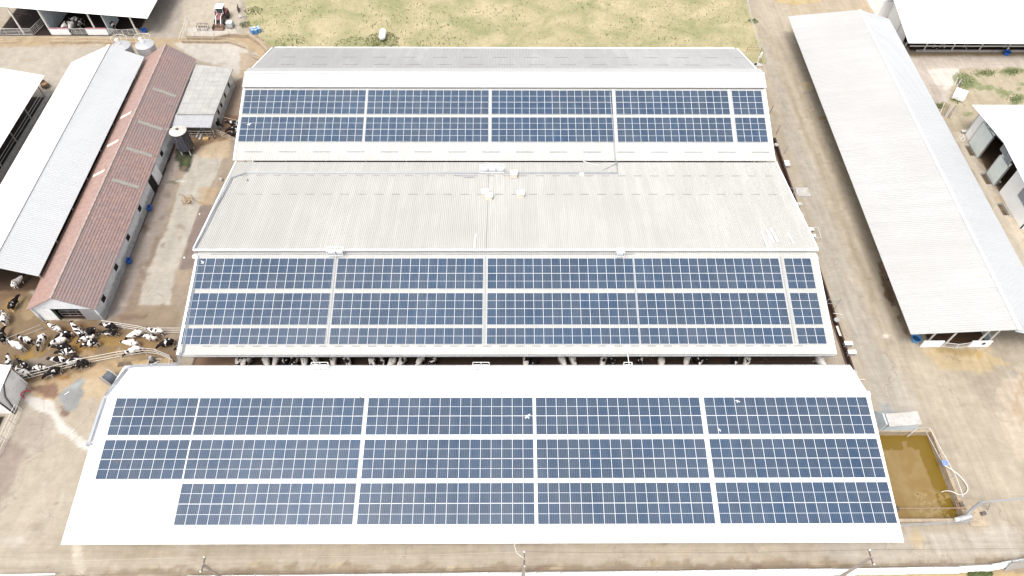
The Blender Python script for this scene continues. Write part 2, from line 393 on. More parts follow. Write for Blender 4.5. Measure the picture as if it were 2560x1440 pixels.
C = C*(.88+.22*n1) * (.93+.14*n2)
def paint(pts, col, a=1, soft=.6, warp=.8, seed=None, world=False):
    global C
    paint.k += 1
    poly = np.array(pts) if world else pixpoly(pts)
    lo = poly.min(0)-3; hi = poly.max(0)+3
    idx = np.where((X > lo[0]) & (X < hi[0]) & (Y > lo[1]) & (Y < hi[1]))[0]
    if not len(idx): return
    m = mask(X[idx], Y[idx], poly, soft, warp, seed or 40+paint.k*3)[:, None]*a
    C[idx] = C[idx]*(1-m) + np.array(col)*m*(.92+.16*fbm(X[idx], Y[idx], .5, paint.k)[:, None])
paint.k = 0
def blob(px, py, rx, ry, col, a=1, soft=.7, warp=.7, n=12):
    paint([(px+rx*math.cos(i*2*math.pi/n), py+ry*math.sin(i*2*math.pi/n)) for i in range(n)], col, a, soft, warp)
# right hand road
paint([(1880, 120), (1925, 170), (1975, 380), (2010, 470), (2050, 620), (2075, 740), (2150, 900), (2200, 1040), (2310, 1030), (2190, 850), (2120, 640), (2062, 480), (2005, 330), (1950, 170), (1910, 110)], (.36, .335, .295), .7, 1.5, .8)
paint([(1875, -20), (1960, -20), (2030, 130), (2120, 380), (2210, 560), (2290, 820), (2420, 960), (2560, 1100), (2560, 1300), (2400, 1150), (2250, 930), (2110, 640), (2000, 330), (1930, 150)], (.405, .355, .28), .7, 3, 1.5)
for k, (a, b) in enumerate([((1950, 100), (2240, 800)), ((2010, 120), (2262, 770)), ((1905, 60), (2190, 760)), ((1975, 60), (2245, 700))]):   # wheel tracks
    paint([(a[0]-5, a[1]), (a[0]+5, a[1]), (b[0]+9, b[1]), (b[0]-9, b[1])], (.30, .25, .185), .5, .9, .5)
paint([(2060, 300), (2075, 300), (2290, 830), (2265, 840)], (.37, .295, .20), .6, 1.2, .6)
paint([(2195, 655), (2206, 650), (2222, 700), (2250, 730), (2275, 800), (2280, 840), (2262, 830), (2240, 790), (2216, 740), (2200, 690)], (.13, .085, .05), .95, .5, .5)
blob(2236, 778, 12, 13, (.40, .33, .24), .9, .4, .3)
paint([(2192, 640), (2222, 640), (2300, 850), (2270, 850)], (.38, .31, .22), .35, .9, .7)
blob(2055, 295, 11, 5, (.30, .2, .08), .8, .4, .3); blob(2020, 215, 14, 12, (.52, .42, .26), .8, .7, .4)
for q in range(26):                                  # small cakes of dung and dark spots along the lane
    x_, y_ = random.choice([(random.uniform(1990, 2080), random.uniform(250, 420)), (random.uniform(1930, 2230), random.uniform(120, 900)), (random.uniform(2200, 2540), random.uniform(900, 1350))])
    blob(x_, y_, random.uniform(2, 6), random.uniform(1, 3), (.24, .18, .13), .55, .3, .2)
paint([(2300, 872), (2470, 872), (2520, 905), (2440, 935), (2350, 925)], (.43, .34, .20), .75, 1.2, 1)
paint([(2330, 868), (2440, 868), (2430, 885), (2340, 882)], (.30, .22, .10), .8, .5, .5)
blob(2447, 885, 12, 11, (.42, .31, .14), .9, .3, .2)
blob(2215, 840, 10, 5, (.6, .55, .48), .8, .3, .2)
paint([(2480, 985), (2570, 900), (2570, 1180), (2530, 1150), (2505, 1070)], (.46, .39, .31), .7, .8, 1.2)
blob(2556, 990, 11, 60, (.34, .24, .15), .5, .6, 1.5); blob(2535, 935, 13, 9, (.26, .24, .22), .7, .4, .3)
paint([(2200, 1010), (2215, 1005), (2240, 1035), (2215, 1050)], (.30, .33, .36), .6, .4, .2)
paint([(2040, 1350), (2300, 1330), (2440, 1320), (2560, 1330), (2560, 1400), (2040, 1400)], (.42, .39, .35), .6, 1.5, 1)
blob(2295, 1345, 18, 22, (.42, .34, .2), .7, .8, .7)
blob(2118, 990, 9, 9, (.2, .16, .13), .8, .4, .3); blob(2138, 960, 7, 8, (.2, .16, .13), .8, .4, .3)
# cow yard, lower left
paint([(-40, 660), (60, 690), (120, 800), (180, 795), (250, 800), (300, 806), (450, 836), (445, 912), (330, 925), (210, 945), (60, 965), (-40, 950)], (.185, .130, .078), .97, .8, .7)
for (x_, y_, a_, b_, c_) in [(205, 870, 45, 22, (.28, .16, .045)), (275, 850, 40, 14, (.26, .165, .055)), (75, 888, 40, 12, (.27, .17, .04)), (60, 780, 30, 30, (.27, .20, .12)),
                            (370, 850, 60, 25, (.25, .16, .08)), (240, 905, 60, 20, (.30, .225, .14)), (120, 860, 30, 20, (.26, .19, .10)), (35, 760, 20, 14, (.28, .17, .05)),
                            (200, 820, 40, 10, (.22, .12, .06)), (310, 890, 50, 14, (.31, .235, .15)), (420, 835, 25, 28, (.2, .14, .09)), (90, 905, 50, 9, (.22, .19, .16))]:
    blob(x_, y_, a_, b_, c_, .8, .7, 1.4)
rb = random.Random(5)
yard = [(0, 800), (120, 805), (250, 806), (440, 836), (440, 908), (300, 905), (60, 950), (0, 945)]
for q in range(90):
    x_, y_ = rb.uniform(0, 445), rb.uniform(690, 945)
    if not ((x_ < 110 and y_ > 700) or (y_ > 812 and y_ < 945-x_*.08)): continue
    blob(x_, y_, rb.uniform(3, 22), rb.uniform(2, 9), rb.choice([(.15, .10, .06), (.19, .12, .055), (.33, .26, .18), (.13, .095, .07), (.28, .20, .11), (.22, .14, .05)]), rb.uniform(.35, .8), .4, rb.uniform(.3, 1.1), 8)
paint([(-40, 680), (95, 695), (70, 735), (20, 745), (-40, 790)], (.16, .10, .06), .9, .8, .8)
paint([(0, 905), (180, 895), (150, 920), (30, 925)], (.19, .165, .14), .7, .5, .5)
paint([(60, 955), (330, 910), (430, 905), (300, 940), (270, 1000), (100, 1000)], (.37, .275, .17), .9, 1, .8)
paint([(270, 905), (330, 900), (425, 895), (430, 912), (290, 915)], (.40, .30, .16), .8, .5, .4)
paint([(200, 955), (290, 930), (320, 925), (260, 1000), (205, 985)], (.42, .345, .24), .7, .8, .8)
paint([(70, 965), (100, 960), (140, 962), (146, 985), (128, 998), (105, 985), (80, 978)], (.19, .115, .085), .9, .4, .5)
paint([(150, 985), (178, 962), (205, 945), (215, 955), (200, 975), (212, 985), (196, 1005), (190, 1022), (172, 1030), (150, 1020), (145, 1005)], (.235, .245, .245), .95, .4, .5)
paint([(160, 975), (210, 948), (190, 975)], (.36, .39, .39), .6, .8, .4)
paint([(146, 1015), (166, 1030), (176, 1034), (160, 1046), (148, 1038)], (.17, .11, .085), .9, .4, .35)
blob(150, 945, 18, 7, (.24, .12, .04), .8, .3, .6); blob(117, 958, 5, 5, (.25, .13, .07), .8, .3, .3)
paint([(0, 1010), (100, 1010), (230, 1130), (150, 1370), (-20, 1450), (-20, 1010)], (.375, .33, .27), .9, 1.5, 1)
paint([(0, 1085), (40, 1090), (60, 1130), (30, 1200), (-20, 1330), (-20, 1085)], (.23, .185, .16), .75, 2, 1.4)
paint([(60, 1020), (120, 1030), (140, 1110), (80, 1130), (40, 1110)], (.31, .27, .235), .6, 1.5, 1.2)
paint([(55, 996), (64, 988), (130, 1002), (137, 1020), (148, 1045), (180, 1072), (222, 1106), (222, 1130), (190, 1108), (152, 1082), (128, 1040), (90, 1022), (62, 1006)], (.54, .52, .485), .85, .35, .3)
for (x_, y_, a_, b_) in [(120, 1205, 6, 10), (118, 1290, 7, 12), (100, 1330, 14, 8), (40, 1350, 40, 12), (150, 1245, 10, 10)]:
    blob(x_, y_, a_, b_, (.45, .41, .36), .5, .8, .8)
blob(140, 1255, 5, 4, (.2, .15, .12), .7, .3, .3); blob(105, 1320, 18, 16, (.29, .245, .20), .6, .8, .8)
paint([(180, 1362), (203, 1362), (208, 1400), (215, 1445), (190, 1445)], (.52, .47, .40), .7, .35, .3)
# road along the front
paint([(0, 1390), (2500, 1375), (2500, 1410), (0, 1420)], (.385, .345, .285), .6, 1, .8)
paint([(250, 1424), (700, 1419), (1280, 1415), (1900, 1407), (2350, 1400), (2560, 1388), (2560, 1450), (250, 1450)], (.245, .19, .135), .75, .5, .9)
for q in range(30): blob(random.uniform(260, 2400), random.uniform(1412, 1424), random.uniform(8, 25), random.uniform(3, 6), random.choice([(.20, .14, .10), (.48, .40, .28), (.24, .20, .13)]), .6, .4, .4)
for q in range(26): blob(random.uniform(300, 2250), random.uniform(1362, 1400), random.uniform(8, 40), random.uniform(2, 8), random.choice([(.30, .28, .26), (.44, .37, .25), (.28, .24, .2), (.40, .37, .33)]), .4, .8, .8)
paint([(-60, 1450), (1700, 1440), (2560, 1432), (2800, 1400), (2800, 1700), (-60, 1700)], (.42, .32, .17), 1, .4, .3)
paint([(2420, 1428), (2480, 1428), (2480, 1450), (2420, 1450)], (.16, .22, .05), .9, .4, .3)
# alley between the tiled barn and the solar barns
paint([(430, 345), (600, 330), (590, 420), (490, 640), (450, 850), (250, 808), (300, 690), (380, 500)], (.26, .21, .16), .9, .6, .4)
paint([(418, 380), (455, 380), (440, 460), (400, 600), (330, 790), (250, 805), (300, 680)], (.235, .20, .18), .9, .5, .4)
paint([(478, 385), (562, 385), (540, 440), (500, 515), (444, 674), (433, 713), (425, 763), (344, 763), (369, 672), (403, 597), (433, 519), (450, 460)], (.36, .335, .29), .95, .12, .08)
paint([(428, 520), (433, 520), (403, 600), (370, 672), (345, 765), (330, 795), (300, 800), (345, 700), (392, 600)], (.20, .145, .10), .7, .6, .5)
paint([(500, 515), (535, 512), (505, 600), (480, 672), (447, 675)], (.185, .145, .13), .92, .2, .12)
paint([(440, 676), (478, 676), (470, 713), (432, 713)], (.30, .24, .18), .9, .3, .1)
paint([(495, 470), (545, 470), (530, 512), (498, 512)], (.34, .255, .16), .7, .5, .3)
blob(466, 500, 12, 10, (.40, .28, .14), .7, .3, .3)
paint([(445, 325), (590, 330), (580, 352), (545, 352), (505, 372), (470, 385), (440, 380)], (.20, .125, .075), .85, .5, .6)
paint([(490, 375), (580, 345), (575, 390), (550, 395), (480, 395)], (.42, .33, .22), .7, .7, .7)
paint([(438, 372), (478, 376), (484, 395), (470, 432), (452, 425), (440, 395)], (.03, .035, .02), .95, .4, .5)
blob(464, 405, 7, 9, (.07, .10, .03), .8, .4, .3)
paint([(255, 805), (345, 766), (425, 766), (450, 790), (448, 838), (300, 812)], (.225, .175, .125), .9, .8, .8)
blob(330, 790, 40, 8, (.16, .11, .08), .7, .6, .8); blob(430, 455, 16, 5, (.12, .12, .07), .8, .3, .4); blob(452, 452, 14, 3, (.5, .49, .45), .8, .3, .2)
for q in range(40):
    y_ = rb.uniform(390, 800); x_ = 455-(y_-380)*.40+rb.uniform(-60, 45)
    blob(x_, y_, rb.uniform(2, 10), rb.uniform(3, 14), rb.choice([(.17, .13, .10), (.22, .17, .13), (.40, .36, .30), (.14, .11, .09)]), rb.uniform(.3, .7), .35, .6, 8)
for q in range(34): blob(random.uniform(290, 450), random.uniform(430, 790), random.uniform(4, 14), random.uniform(3, 8), random.choice([(.2, .15, .12), (.36, .30, .25), (.24, .19, .15)]), .5, .5, .6)
paint([(575, 215), (610, 190), (600, 330), (540, 335)], (.235, .175, .135), .9, .8, .5)
paint([(555, 290), (600, 290), (590, 345), (555, 335)], (.17, .10, .065), .9, .5, .4)
# upper left
paint([(-40, 95), (120, 92), (380, 96), (460, 96), (650, 85), (700, 140), (640, 150), (600, 108), (400, 118), (0, 118)], (.36, .27, .165), .8, .6, .5)
paint([(0, 118), (260, 112), (180, 190), (60, 260), (-40, 260)], (.38, .345, .295), .8, 1, 1)
paint([(395, -20), (470, -20), (440, 95), (370, 95)], (.335, .30, .265), .8, 1, .6)
paint([(460, -20), (612, -20), (600, 70), (570, 95), (460, 95)], (.41, .365, .30), .85, .9, .6)
paint([(430, 105), (600, 108), (645, 140), (610, 190), (580, 175), (490, 150)], (.44, .415, .38), .8, .8, .5)
paint([(600, 130), (650, 140), (620, 190), (598, 190)], (.32, .235, .15), .7, .6, .4)
paint([(465, 72), (560, 62), (600, 85), (480, 95)], (.48, .45, .42), .7, .5, .5)
paint([(600, 55), (660, 70), (690, 110), (640, 95)], (.25, .20, .165), .8, .6, .5)
for q in range(12): blob(random.uniform(40, 560), random.uniform(120, 260), random.uniform(6, 30), random.uniform(2, 6), random.choice([(.3, .24, .18), (.44, .40, .36)]), .4, .7, .8)
# upper right
paint([(1935, -20), (2200, -20), (2190, 40), (1975, 40)], (.42, .35, .26), .7, 1, 1)
paint([(1935, -20), (2070, -20), (2050, 5), (1990, 12), (1940, 6)], (.46, .36, .19), .8, .5, .5)
blob(2165, 25, 20, 20, (.45, .36, .25), .6, .7, .7)
paint([(2265, 132), (2600, 132), (2600, 140), (2268, 140)], (.36, .27, .17), .9, .3, .2)
paint([(2265, 140), (2600, 140), (2600, 170), (2400, 172), (2385, 210), (2370, 260), (2330, 262)], (.45, .40, .355), .85, .8, .5)
paint([(2320, 175), (2400, 172), (2385, 215), (2350, 230)], (.60, .56, .52), .8, .9, .5)
paint([(2325, 205), (2360, 215), (2355, 255), (2335, 258)], (.33, .28, .25), .6, .8, .5)
paint([(2402, 172), (2700, 170), (2700, 290), (2445, 290), (2400, 345), (2335, 262), (2372, 258), (2385, 215)], (.385, .335, .245), .95, .6, .5)
for (x_, y_, a_, b_) in [(2412, 202, 22, 20), (2462, 182, 25, 8), (2530, 180, 40, 8), (2545, 248, 30, 14), (2505, 232, 20, 9), (2348, 267, 14, 8), (2395, 248, 16, 12), (2425, 215, 22, 10), (2420, 290, 12, 7), (2560, 215, 18, 6), (2470, 215, 22, 5)]:
    blob(x_, y_, a_, b_, (.145, .185, .075), .75, .9, 1.3)
paint([(2380, 330), (2420, 330), (2470, 430), (2510, 520), (2560, 600), (2600, 700), (2560, 700), (2480, 520)], (.445, .395, .32), .85, .6, .4)
blob(2465, 402, 20, 10, (.32, .24, .15), .7, .5, .6); blob(2500, 500, 14, 10, (.33, .25, .17), .6, .5, .5)
paint([(2520, 545), (2560, 545), (2600, 640), (2560, 640)], (.5, .43, .34), .6, .5, .4)
# floors under the roofs
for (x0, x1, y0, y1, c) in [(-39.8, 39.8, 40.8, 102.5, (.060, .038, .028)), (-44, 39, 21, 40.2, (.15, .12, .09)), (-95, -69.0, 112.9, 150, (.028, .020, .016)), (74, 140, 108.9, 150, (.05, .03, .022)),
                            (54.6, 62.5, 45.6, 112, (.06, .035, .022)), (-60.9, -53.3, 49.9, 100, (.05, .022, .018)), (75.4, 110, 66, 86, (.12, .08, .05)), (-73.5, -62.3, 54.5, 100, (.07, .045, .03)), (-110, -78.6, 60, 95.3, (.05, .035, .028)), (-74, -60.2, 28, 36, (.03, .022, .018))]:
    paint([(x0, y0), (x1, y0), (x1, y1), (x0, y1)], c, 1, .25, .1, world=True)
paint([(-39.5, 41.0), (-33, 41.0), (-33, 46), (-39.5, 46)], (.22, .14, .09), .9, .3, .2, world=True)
C = np.clip(C*np.array([.925, .92, .91]), .004, .9)
nx, ny = len(xs), len(ys)
I, J = np.meshgrid(np.arange(nx-1), np.arange(ny-1), indexing='ij')
cxm = (gx[:-1, :-1]+gx[1:, 1:])/2; cym = (gy[:-1, :-1]+gy[1:, 1:])/2
keep = np.ones(I.shape, bool)
for (x0, x1, y0, y1, _) in PITS: keep &= ~((cxm > x0) & (cxm < x1) & (cym > y0) & (cym < y1))
i, j = I[keep], J[keep]
F = np.stack([i*ny+j, (i+1)*ny+j, (i+1)*ny+j+1, i*ny+j+1], 1)
zz = (fbm(X, Y, .12, 77)-.5)*.05 + (fbm(X, Y, 1.1, 88)-.5)*.02
me = bpy.data.meshes.new('ground')
me.vertices.add(len(X)); me.vertices.foreach_set('co', np.stack([X, Y, zz], 1).ravel())
me.loops.add(F.size); me.loops.foreach_set('vertex_index', F.ravel())
me.polygons.add(len(F)); me.polygons.foreach_set('loop_start', np.arange(0, F.size, 4)); me.polygons.foreach_set('loop_total', np.full(len(F), 4))
me.update(); me.polygons.foreach_set('use_smooth', [True]*len(F))
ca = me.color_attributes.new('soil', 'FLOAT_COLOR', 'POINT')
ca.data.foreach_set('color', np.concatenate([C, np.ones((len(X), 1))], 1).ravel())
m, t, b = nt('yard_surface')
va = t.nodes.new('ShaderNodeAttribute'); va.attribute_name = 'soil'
v = pos(t)
out = va.outputs['Color']
out = mixc(t, 1, out, mixc(t, ramp(t, noise(t, v, .9, 7, .68), .3, .7), (.90, .89, .88), (1.08, 1.08, 1.08)), 'MULTIPLY')
out = mixc(t, 1, out, mixc(t, ramp(t, noise(t, pos(t, (1, .35, 1), .35), .5, 6, .6, 1.2), .3, .7), (.90, .89, .87), (1.08, 1.08, 1.08)), 'MULTIPLY')
out = mixc(t, 1, out, mixc(t, ramp(t, noise(t, pos(t, (.35, 1.6, 1), -.42), 1.3, 6, .7, .8), .3, .7), (.93, .925, .92), (1.05, 1.05, 1.05)), 'MULTIPLY')
out = mixc(t, math_(t, 'MULTIPLY', ramp(t, noise(t, v, 4.5, 6, .75), .62, .8), .25), out, (.22, .17, .12))
out = mixc(t, math_(t, 'MULTIPLY', ramp(t, noise(t, v, 6.5, 5, .7), .66, .8), .3), out, (.62, .58, .52))
t.links.new(out, b.inputs['Base Color']); b.inputs['Roughness'].default_value = .9; b.inputs['Specular IOR Level'].default_value = .2
vo = t.nodes.new('ShaderNodeTexVoronoi'); vo.feature = 'DISTANCE_TO_EDGE'; vo.inputs['Scale'].default_value = .16
dv = t.nodes.new('ShaderNodeVectorMath'); dn = t.nodes.new('ShaderNodeTexNoise'); dn.inputs['Scale'].default_value = .6; dn.inputs['Detail'].default_value = 5; t.links.new(v, dn.inputs['Vector'])
sv_ = t.nodes.new('ShaderNodeVectorMath'); sv_.operation = 'SCALE'; sv_.inputs['Scale'].default_value = 3.0; t.links.new(dn.outputs['Color'], sv_.inputs[0])
t.links.new(v, dv.inputs[0]); t.links.new(sv_.outputs[0], dv.inputs[1]); t.links.new(dv.outputs[0], vo.inputs['Vector'])
crack = math_(t, 'MULTIPLY', math_(t, 'LESS_THAN', vo.outputs['Distance'], .010), ramp(t, noise(t, v, .12, 3), .48, .56))
out = mixc(t, math_(t, 'MULTIPLY', crack, .28), out, (.15, .12, .09))
trk = ramp(t, noise(t, pos(t, (1.6, .045, 1), .02), 1.0, 4, .65), .35, .68)
trx = ramp(t, noise(t, pos(t, (.04, 1.7, 1), .0), 1.0, 4, .65), .35, .68)
gs = t.nodes.new('ShaderNodeSeparateXYZ'); t.links.new(v, gs.inputs[0])
lane_ = math_(t, 'MULTIPLY', ramp(t, gs.outputs[0], 40, 43), ramp(t, math_(t, 'MULTIPLY', gs.outputs[1], -1), -128, -40)); lane_ = ramp(t, gs.outputs[0], 40, 43)
frt_ = ramp(t, math_(t, 'MULTIPLY', gs.outputs[1], -1), -24, -21)
out = mixc(t, lane_, out, mixc(t, 1, out, mixc(t, trk, (.92, .905, .885), (1.05, 1.05, 1.05)), 'MULTIPLY'))
out = mixc(t, frt_, out, mixc(t, 1, out, mixc(t, trx, (.90, .885, .87), (1.07, 1.07, 1.07)), 'MULTIPLY'))
out = mixc(t, 1, out, mixc(t, ramp(t, noise(t, v, 11, 3, .7), .3, .7), (.88, .88, .88), (1.1, 1.1, 1.1)), 'MULTIPLY')
t.links.new(out, b.inputs['Base Color'])
bn = t.nodes.new('ShaderNodeBump'); bn.inputs['Distance'].default_value = .03; bn.inputs['Strength'].default_value = .5
t.links.new(noise(t, v, 5, 6, .7), bn.inputs['Height']); t.links.new(bn.outputs[0], b.inputs['Normal'])
me.materials.append(m)
g = bpy.data.objects.new('ground', me); COL.objects.link(g); tag(g, kind='structure')

# dry meadow behind the barns
def mead():
    m, t, b = nt('dry_meadow')
    v = pos(t)
    a = ramp(t, noise(t, v, .16, 6, .65, .5), .36, .62)
    bq = ramp(t, noise(t, v, 1.2, 7, .75), .36, .66)
    c = ramp(t, noise(t, v, 3.5, 6, .75), .42, .68)
    col = mixc(t, bq, (.48, .395, .26), (.40, .335, .205))
    col = mixc(t, math_(t, 'MULTIPLY', ramp(t, noise(t, v, .3, 6, .75, .8), .5, .62), .8), col, (.47, .385, .255))
    col = mixc(t, math_(t, 'MULTIPLY', a, .8), col, (.21, .22, .105))
    col = mixc(t, math_(t, 'MULTIPLY', c, .45), col, (.15, .165, .06))
    col = mixc(t, math_(t, 'MULTIPLY', ramp(t, noise(t, v, .7, 6, .75), .58, .66), .6), col, (.33, .27, .20))
    col = mixc(t, math_(t, 'MULTIPLY', ramp(t, noise(t, v, 6, 4, .7), .64, .8), .5), col, (.55, .46, .28))
    t.links.new(col, b.inputs['Base Color']); b.inputs['Roughness'].default_value = .95; b.inputs['Specular IOR Level'].default_value = .1
    bn = t.nodes.new('ShaderNodeBump'); bn.inputs['Distance'].default_value = .12; t.links.new(noise(t, v, 3.5, 7, .75), bn.inputs['Height']); t.links.new(bn.outputs[0], b.inputs['Normal'])
    return m
MT['meadow'] = mead()
fld = [(-48.6, 115.5), (-46.0, 112.2), (-42.5, 109), (-40, 104.6), (46.6, 104.9), (46.9, 112), (47.2, 120), (47.6, 180), (-54, 180), (-51.6, 125), (-50.6, 121)]
def wob(pts, amp, step=1.0):
    outp = []
    for i in range(len(pts)):
        a, b2 = Vector(pts[i]), Vector(pts[(i+1) % len(pts)]); n = max(1, int((b2-a).length/step))
        nrm = Vector((-(b2-a).y, (b2-a).x)).normalized()
        for j in range(n): outp.append(a.lerp(b2, j/n)+nrm*random.uniform(-amp, amp))
    return outp
fp = wob(fld, .35)
mb = MB(); mb.add([(p.x, p.y, .045) for p in fp], [tuple(range(len(fp)))]); mf = mb.build('meadow', 'meadow'); tag(mf, kind='structure')
mb = MB()
def inpoly(x, y, P):
    c = False
    for i in range(len(P)):
        x0, y0 = P[i]; x1, y1 = P[i-1]
        if (y0 > y) != (y1 > y) and x < (x1-x0)*(y-y0)/(y1-y0)+x0: c = not c
    return c
def tuft(x, y, s, k):
    for q in range(5):
        a = random.uniform(0, 6.28); dx, dy = math.cos(a)*s*.28, math.sin(a)*s*.28; hx, hy = math.cos(a+1.3)*s*.35, math.sin(a+1.3)*s*.35
        mb.add([(x-dx, y-dy, .04), (x+dx, y+dy, .04), (x+hx+dx*.2, y+hy+dy*.2, .04+s*random.uniform(.6, 1))], [(0, 1, 2)], k)
for q in range(5200):
    x, y = random.uniform(-53, 47.3), random.uniform(104.8, 140)
    if not inpoly(x, y, fld): continue
    g_ = fbm(np.array([x]), np.array([y]), .16, 5)[0]
    if x < 7 and y < 109: g_ += .10
    k = 0 if g_ > .60 else (1 if g_ > .50 else 2)
    if g_ < .47 and random.random() < .6: continue
    tuft(x, y, random.uniform(.10, .30), k)
for (cx, cy, r_, n_) in [(-23.2, 111.6, 3.2, 420), (-40, 111, 3.0, 160), (47, 118, 1.0, 90), (-49, 121, 1.8, 160), (-49.5, 116.5, 1.2, 90), (-28, 109.5, 4, 240), (-12, 109, 5, 200)]:
    for q in range(n_):
        a = random.uniform(0, 6.28); rr = r_*math.sqrt(random.random()); tuft(cx+rr*math.cos(a), cy+rr*math.sin(a)*.8, random.uniform(.12, .32), 0)
for q in range(500):                                   # weeds in front of the panel fence and in the paddock
    p = at(random.uniform(2420, 2480), random.uniform(1430, 1440)); tuft(p.x, p.y, random.uniform(.1, .25), 0)
for (x_, y_, a_, b_) in [(2412, 202, 22, 20), (2462, 182, 25, 8), (2530, 180, 30, 8), (2540, 248, 20, 12), (2348, 267, 12, 8), (2395, 248, 16, 12)]:
    for q in range(130):
        p = at(x_+random.gauss(0, a_*.5), y_+random.gauss(0, b_*.5)); tuft(p.x, p.y, random.uniform(.1, .28), 0)
MT['g1'] = plain('green_blades', (.18, .215, .085), .8, .3, 2); MT['g2'] = plain('olive_blades', (.28, .265, .12), .8, .3, 2); MT['g3'] = plain('dry_blades', (.46, .37, .20), .8, .25, 2)
o = mb.build('grass', ['g1', 'g2', 'g3']); tag(o, 'tufts of green and dry grass growing in the meadow and beside the paddock', 'grass', kind='stuff')

# ------------------------------------------------------------------ pits in the ground
def pit_box(mb, x0, x1, y0, y1, dep, w=.25, top=.12):
    for (a, b_, c, d_) in ((x0-w, x0, y0-w, y1+w), (x1, x1+w, y0-w, y1+w), (x0, x1, y0-w, y0), (x0, x1, y1, y1+w)): mb.box(a, b_, c, d_, -dep, top)
    mb.box(x0, x1, y0, y1, -dep-.1, -dep)
x0, x1, y0, y1, dep = PITS[0]
sp_ = thing('slurry_pit', (45.5, 28.5, 0), 'open concrete slurry pit full of brown liquid beside the white roof', 'pit')
mb = MB(); pit_box(mb, x0, x1, y0, y1, dep, .35, .30); mb.build('pit_wall', 'concrete_tan', sp_)
m, t, b = nt('slurry')
v = pos(t); n_ = ramp(t, noise(t, v, .35, 5, .6, .8), .42, .62)
col = mixc(t, n_, (.205, .135, .048), (.235, .165, .070))
edge = ramp(t, noise(t, v, .22, 3, .5), .40, .5)
g_ = t.nodes.new('ShaderNodeSeparateXYZ'); t.links.new(v, g_.inputs[0])
rim_ = math_(t, 'MAXIMUM', ramp(t, math_(t, 'ADD', g_.outputs[0], math_(t, 'MULTIPLY', n_, .3)), 48.6, 48.75), ramp(t, math_(t, 'ADD', g_.outputs[1], math_(t, 'MULTIPLY', edge, 1.2)), 32.9, 33.0))
col = mixc(t, rim_, col, (.155, .098, .014))
cr_ = noise(t, v, 1.6, 6, .7, .5)
crust = math_(t, 'MULTIPLY', ramp(t, cr_, .5, .56), math_(t, 'MULTIPLY', ramp(t, math_(t, 'MULTIPLY', g_.outputs[1], -1), -27.2, -26.4), ramp(t, g_.outputs[0], 45.6, 46.4)))
col = mixc(t, math_(t, 'MULTIPLY', crust, .6), col, (.33, .25, .12))
col = mixc(t, math_(t, 'MULTIPLY', math_(t, 'MULTIPLY', ramp(t, cr_, .62, .64), crust), .8), col, (.08, .05, .03))
t.links.new(col, b.inputs['Base Color']); b.inputs['Roughness'].default_value = .22; b.inputs['Specular IOR Level'].default_value = .35
MT['slurry'] = m
mb = MB(); mb.add([(x0, y0, -.75), (x1, y0, -.75), (x1, y1, -.75), (x0, y1, -.75)], [(0, 1, 2, 3)]); w_ = mb.build('water', 'slurry', sp_)
x0, x1, y0, y1, dep = PITS[1]
mb = MB(); pit_box(mb, x0, x1, y0, y1, dep, .18, .06); o = mb.build('manure_channel', MT['dark']); o.data.materials.clear(); o.data.materials.append(plain('channel_wall', (.085, .05, .035), .8, .3, 2))
tag(o, 'narrow dark manure channel sunk along the right ends of the barns', 'channel')
for (x0, x1, y0, y1, dep), lb in zip(PITS[2:5], ('sunken trough in front of the back sliding door of the warehouse', 'sunken trough in front of the middle door of the warehouse', 'sunken trough by the grey window corner of the warehouse')):
    tp = thing('sunken_trough', ((x0+x1)/2, (y0+y1)/2, 0), lb, 'trough', 'sunken troughs in front of the warehouse')
    mb = MB(); pit_box(mb, x0, x1, y0, y1, dep, .07, .05); mb.build('trough_wall', 'concrete', tp)
    mb = MB(); mb.add([(x0, y0, -.3), (x1, y0, -.3), (x1, y1, -.3), (x0, y1, -.3)], [(0, 1, 2, 3)]); mb.build('water', plain('trough_water', (.12, .085, .05), .2, .3, 2), tp)
x0, x1, y0, y1, dep = PITS[5]
mb = MB(); pit_box(mb, x0, x1, y0, y1, dep, .15, .08); o = mb.build('pump_sump', 'concrete_tan'); tag(o, 'square concrete sump open beside the left corner of the white roof', 'sump')
mb = MB(); a = at(383, 906, .1); mb.beam((-45.2, 42.7, .12), (-44, 43.4, .12), .08); mb.lathe([(.28, 0), (.3, .5), (.2, .8)], (-44.9, 43.6, .05), 10, 1)
o = mb.build('slurry_pump', ['steel_white', 'conduit']); tag(o, 'grey electric pump standing at the edge of the concrete sump', 'pump')

# ------------------------------------------------------------------ the three solar barns
def wall(name, parent, x0, x1, y0, y1, h0, h1, mat): 
    mb = MB(); mb.box(x0, x1, y0, y1, h0, h1); return mb.build(name, mat, parent)
def posts(parent, pts, z1, w=.16, mat='steel_white', name='post'):
    for i_, p in enumerate(pts):
        zz_ = z1[i_] if isinstance(z1, (list, tuple)) else z1
        mb = MB(); mb.box(p[0]-w/2, p[0]+w/2, p[1]-w/2, p[1]+w/2, -.02, zz_); mb.build(name, mat, parent)
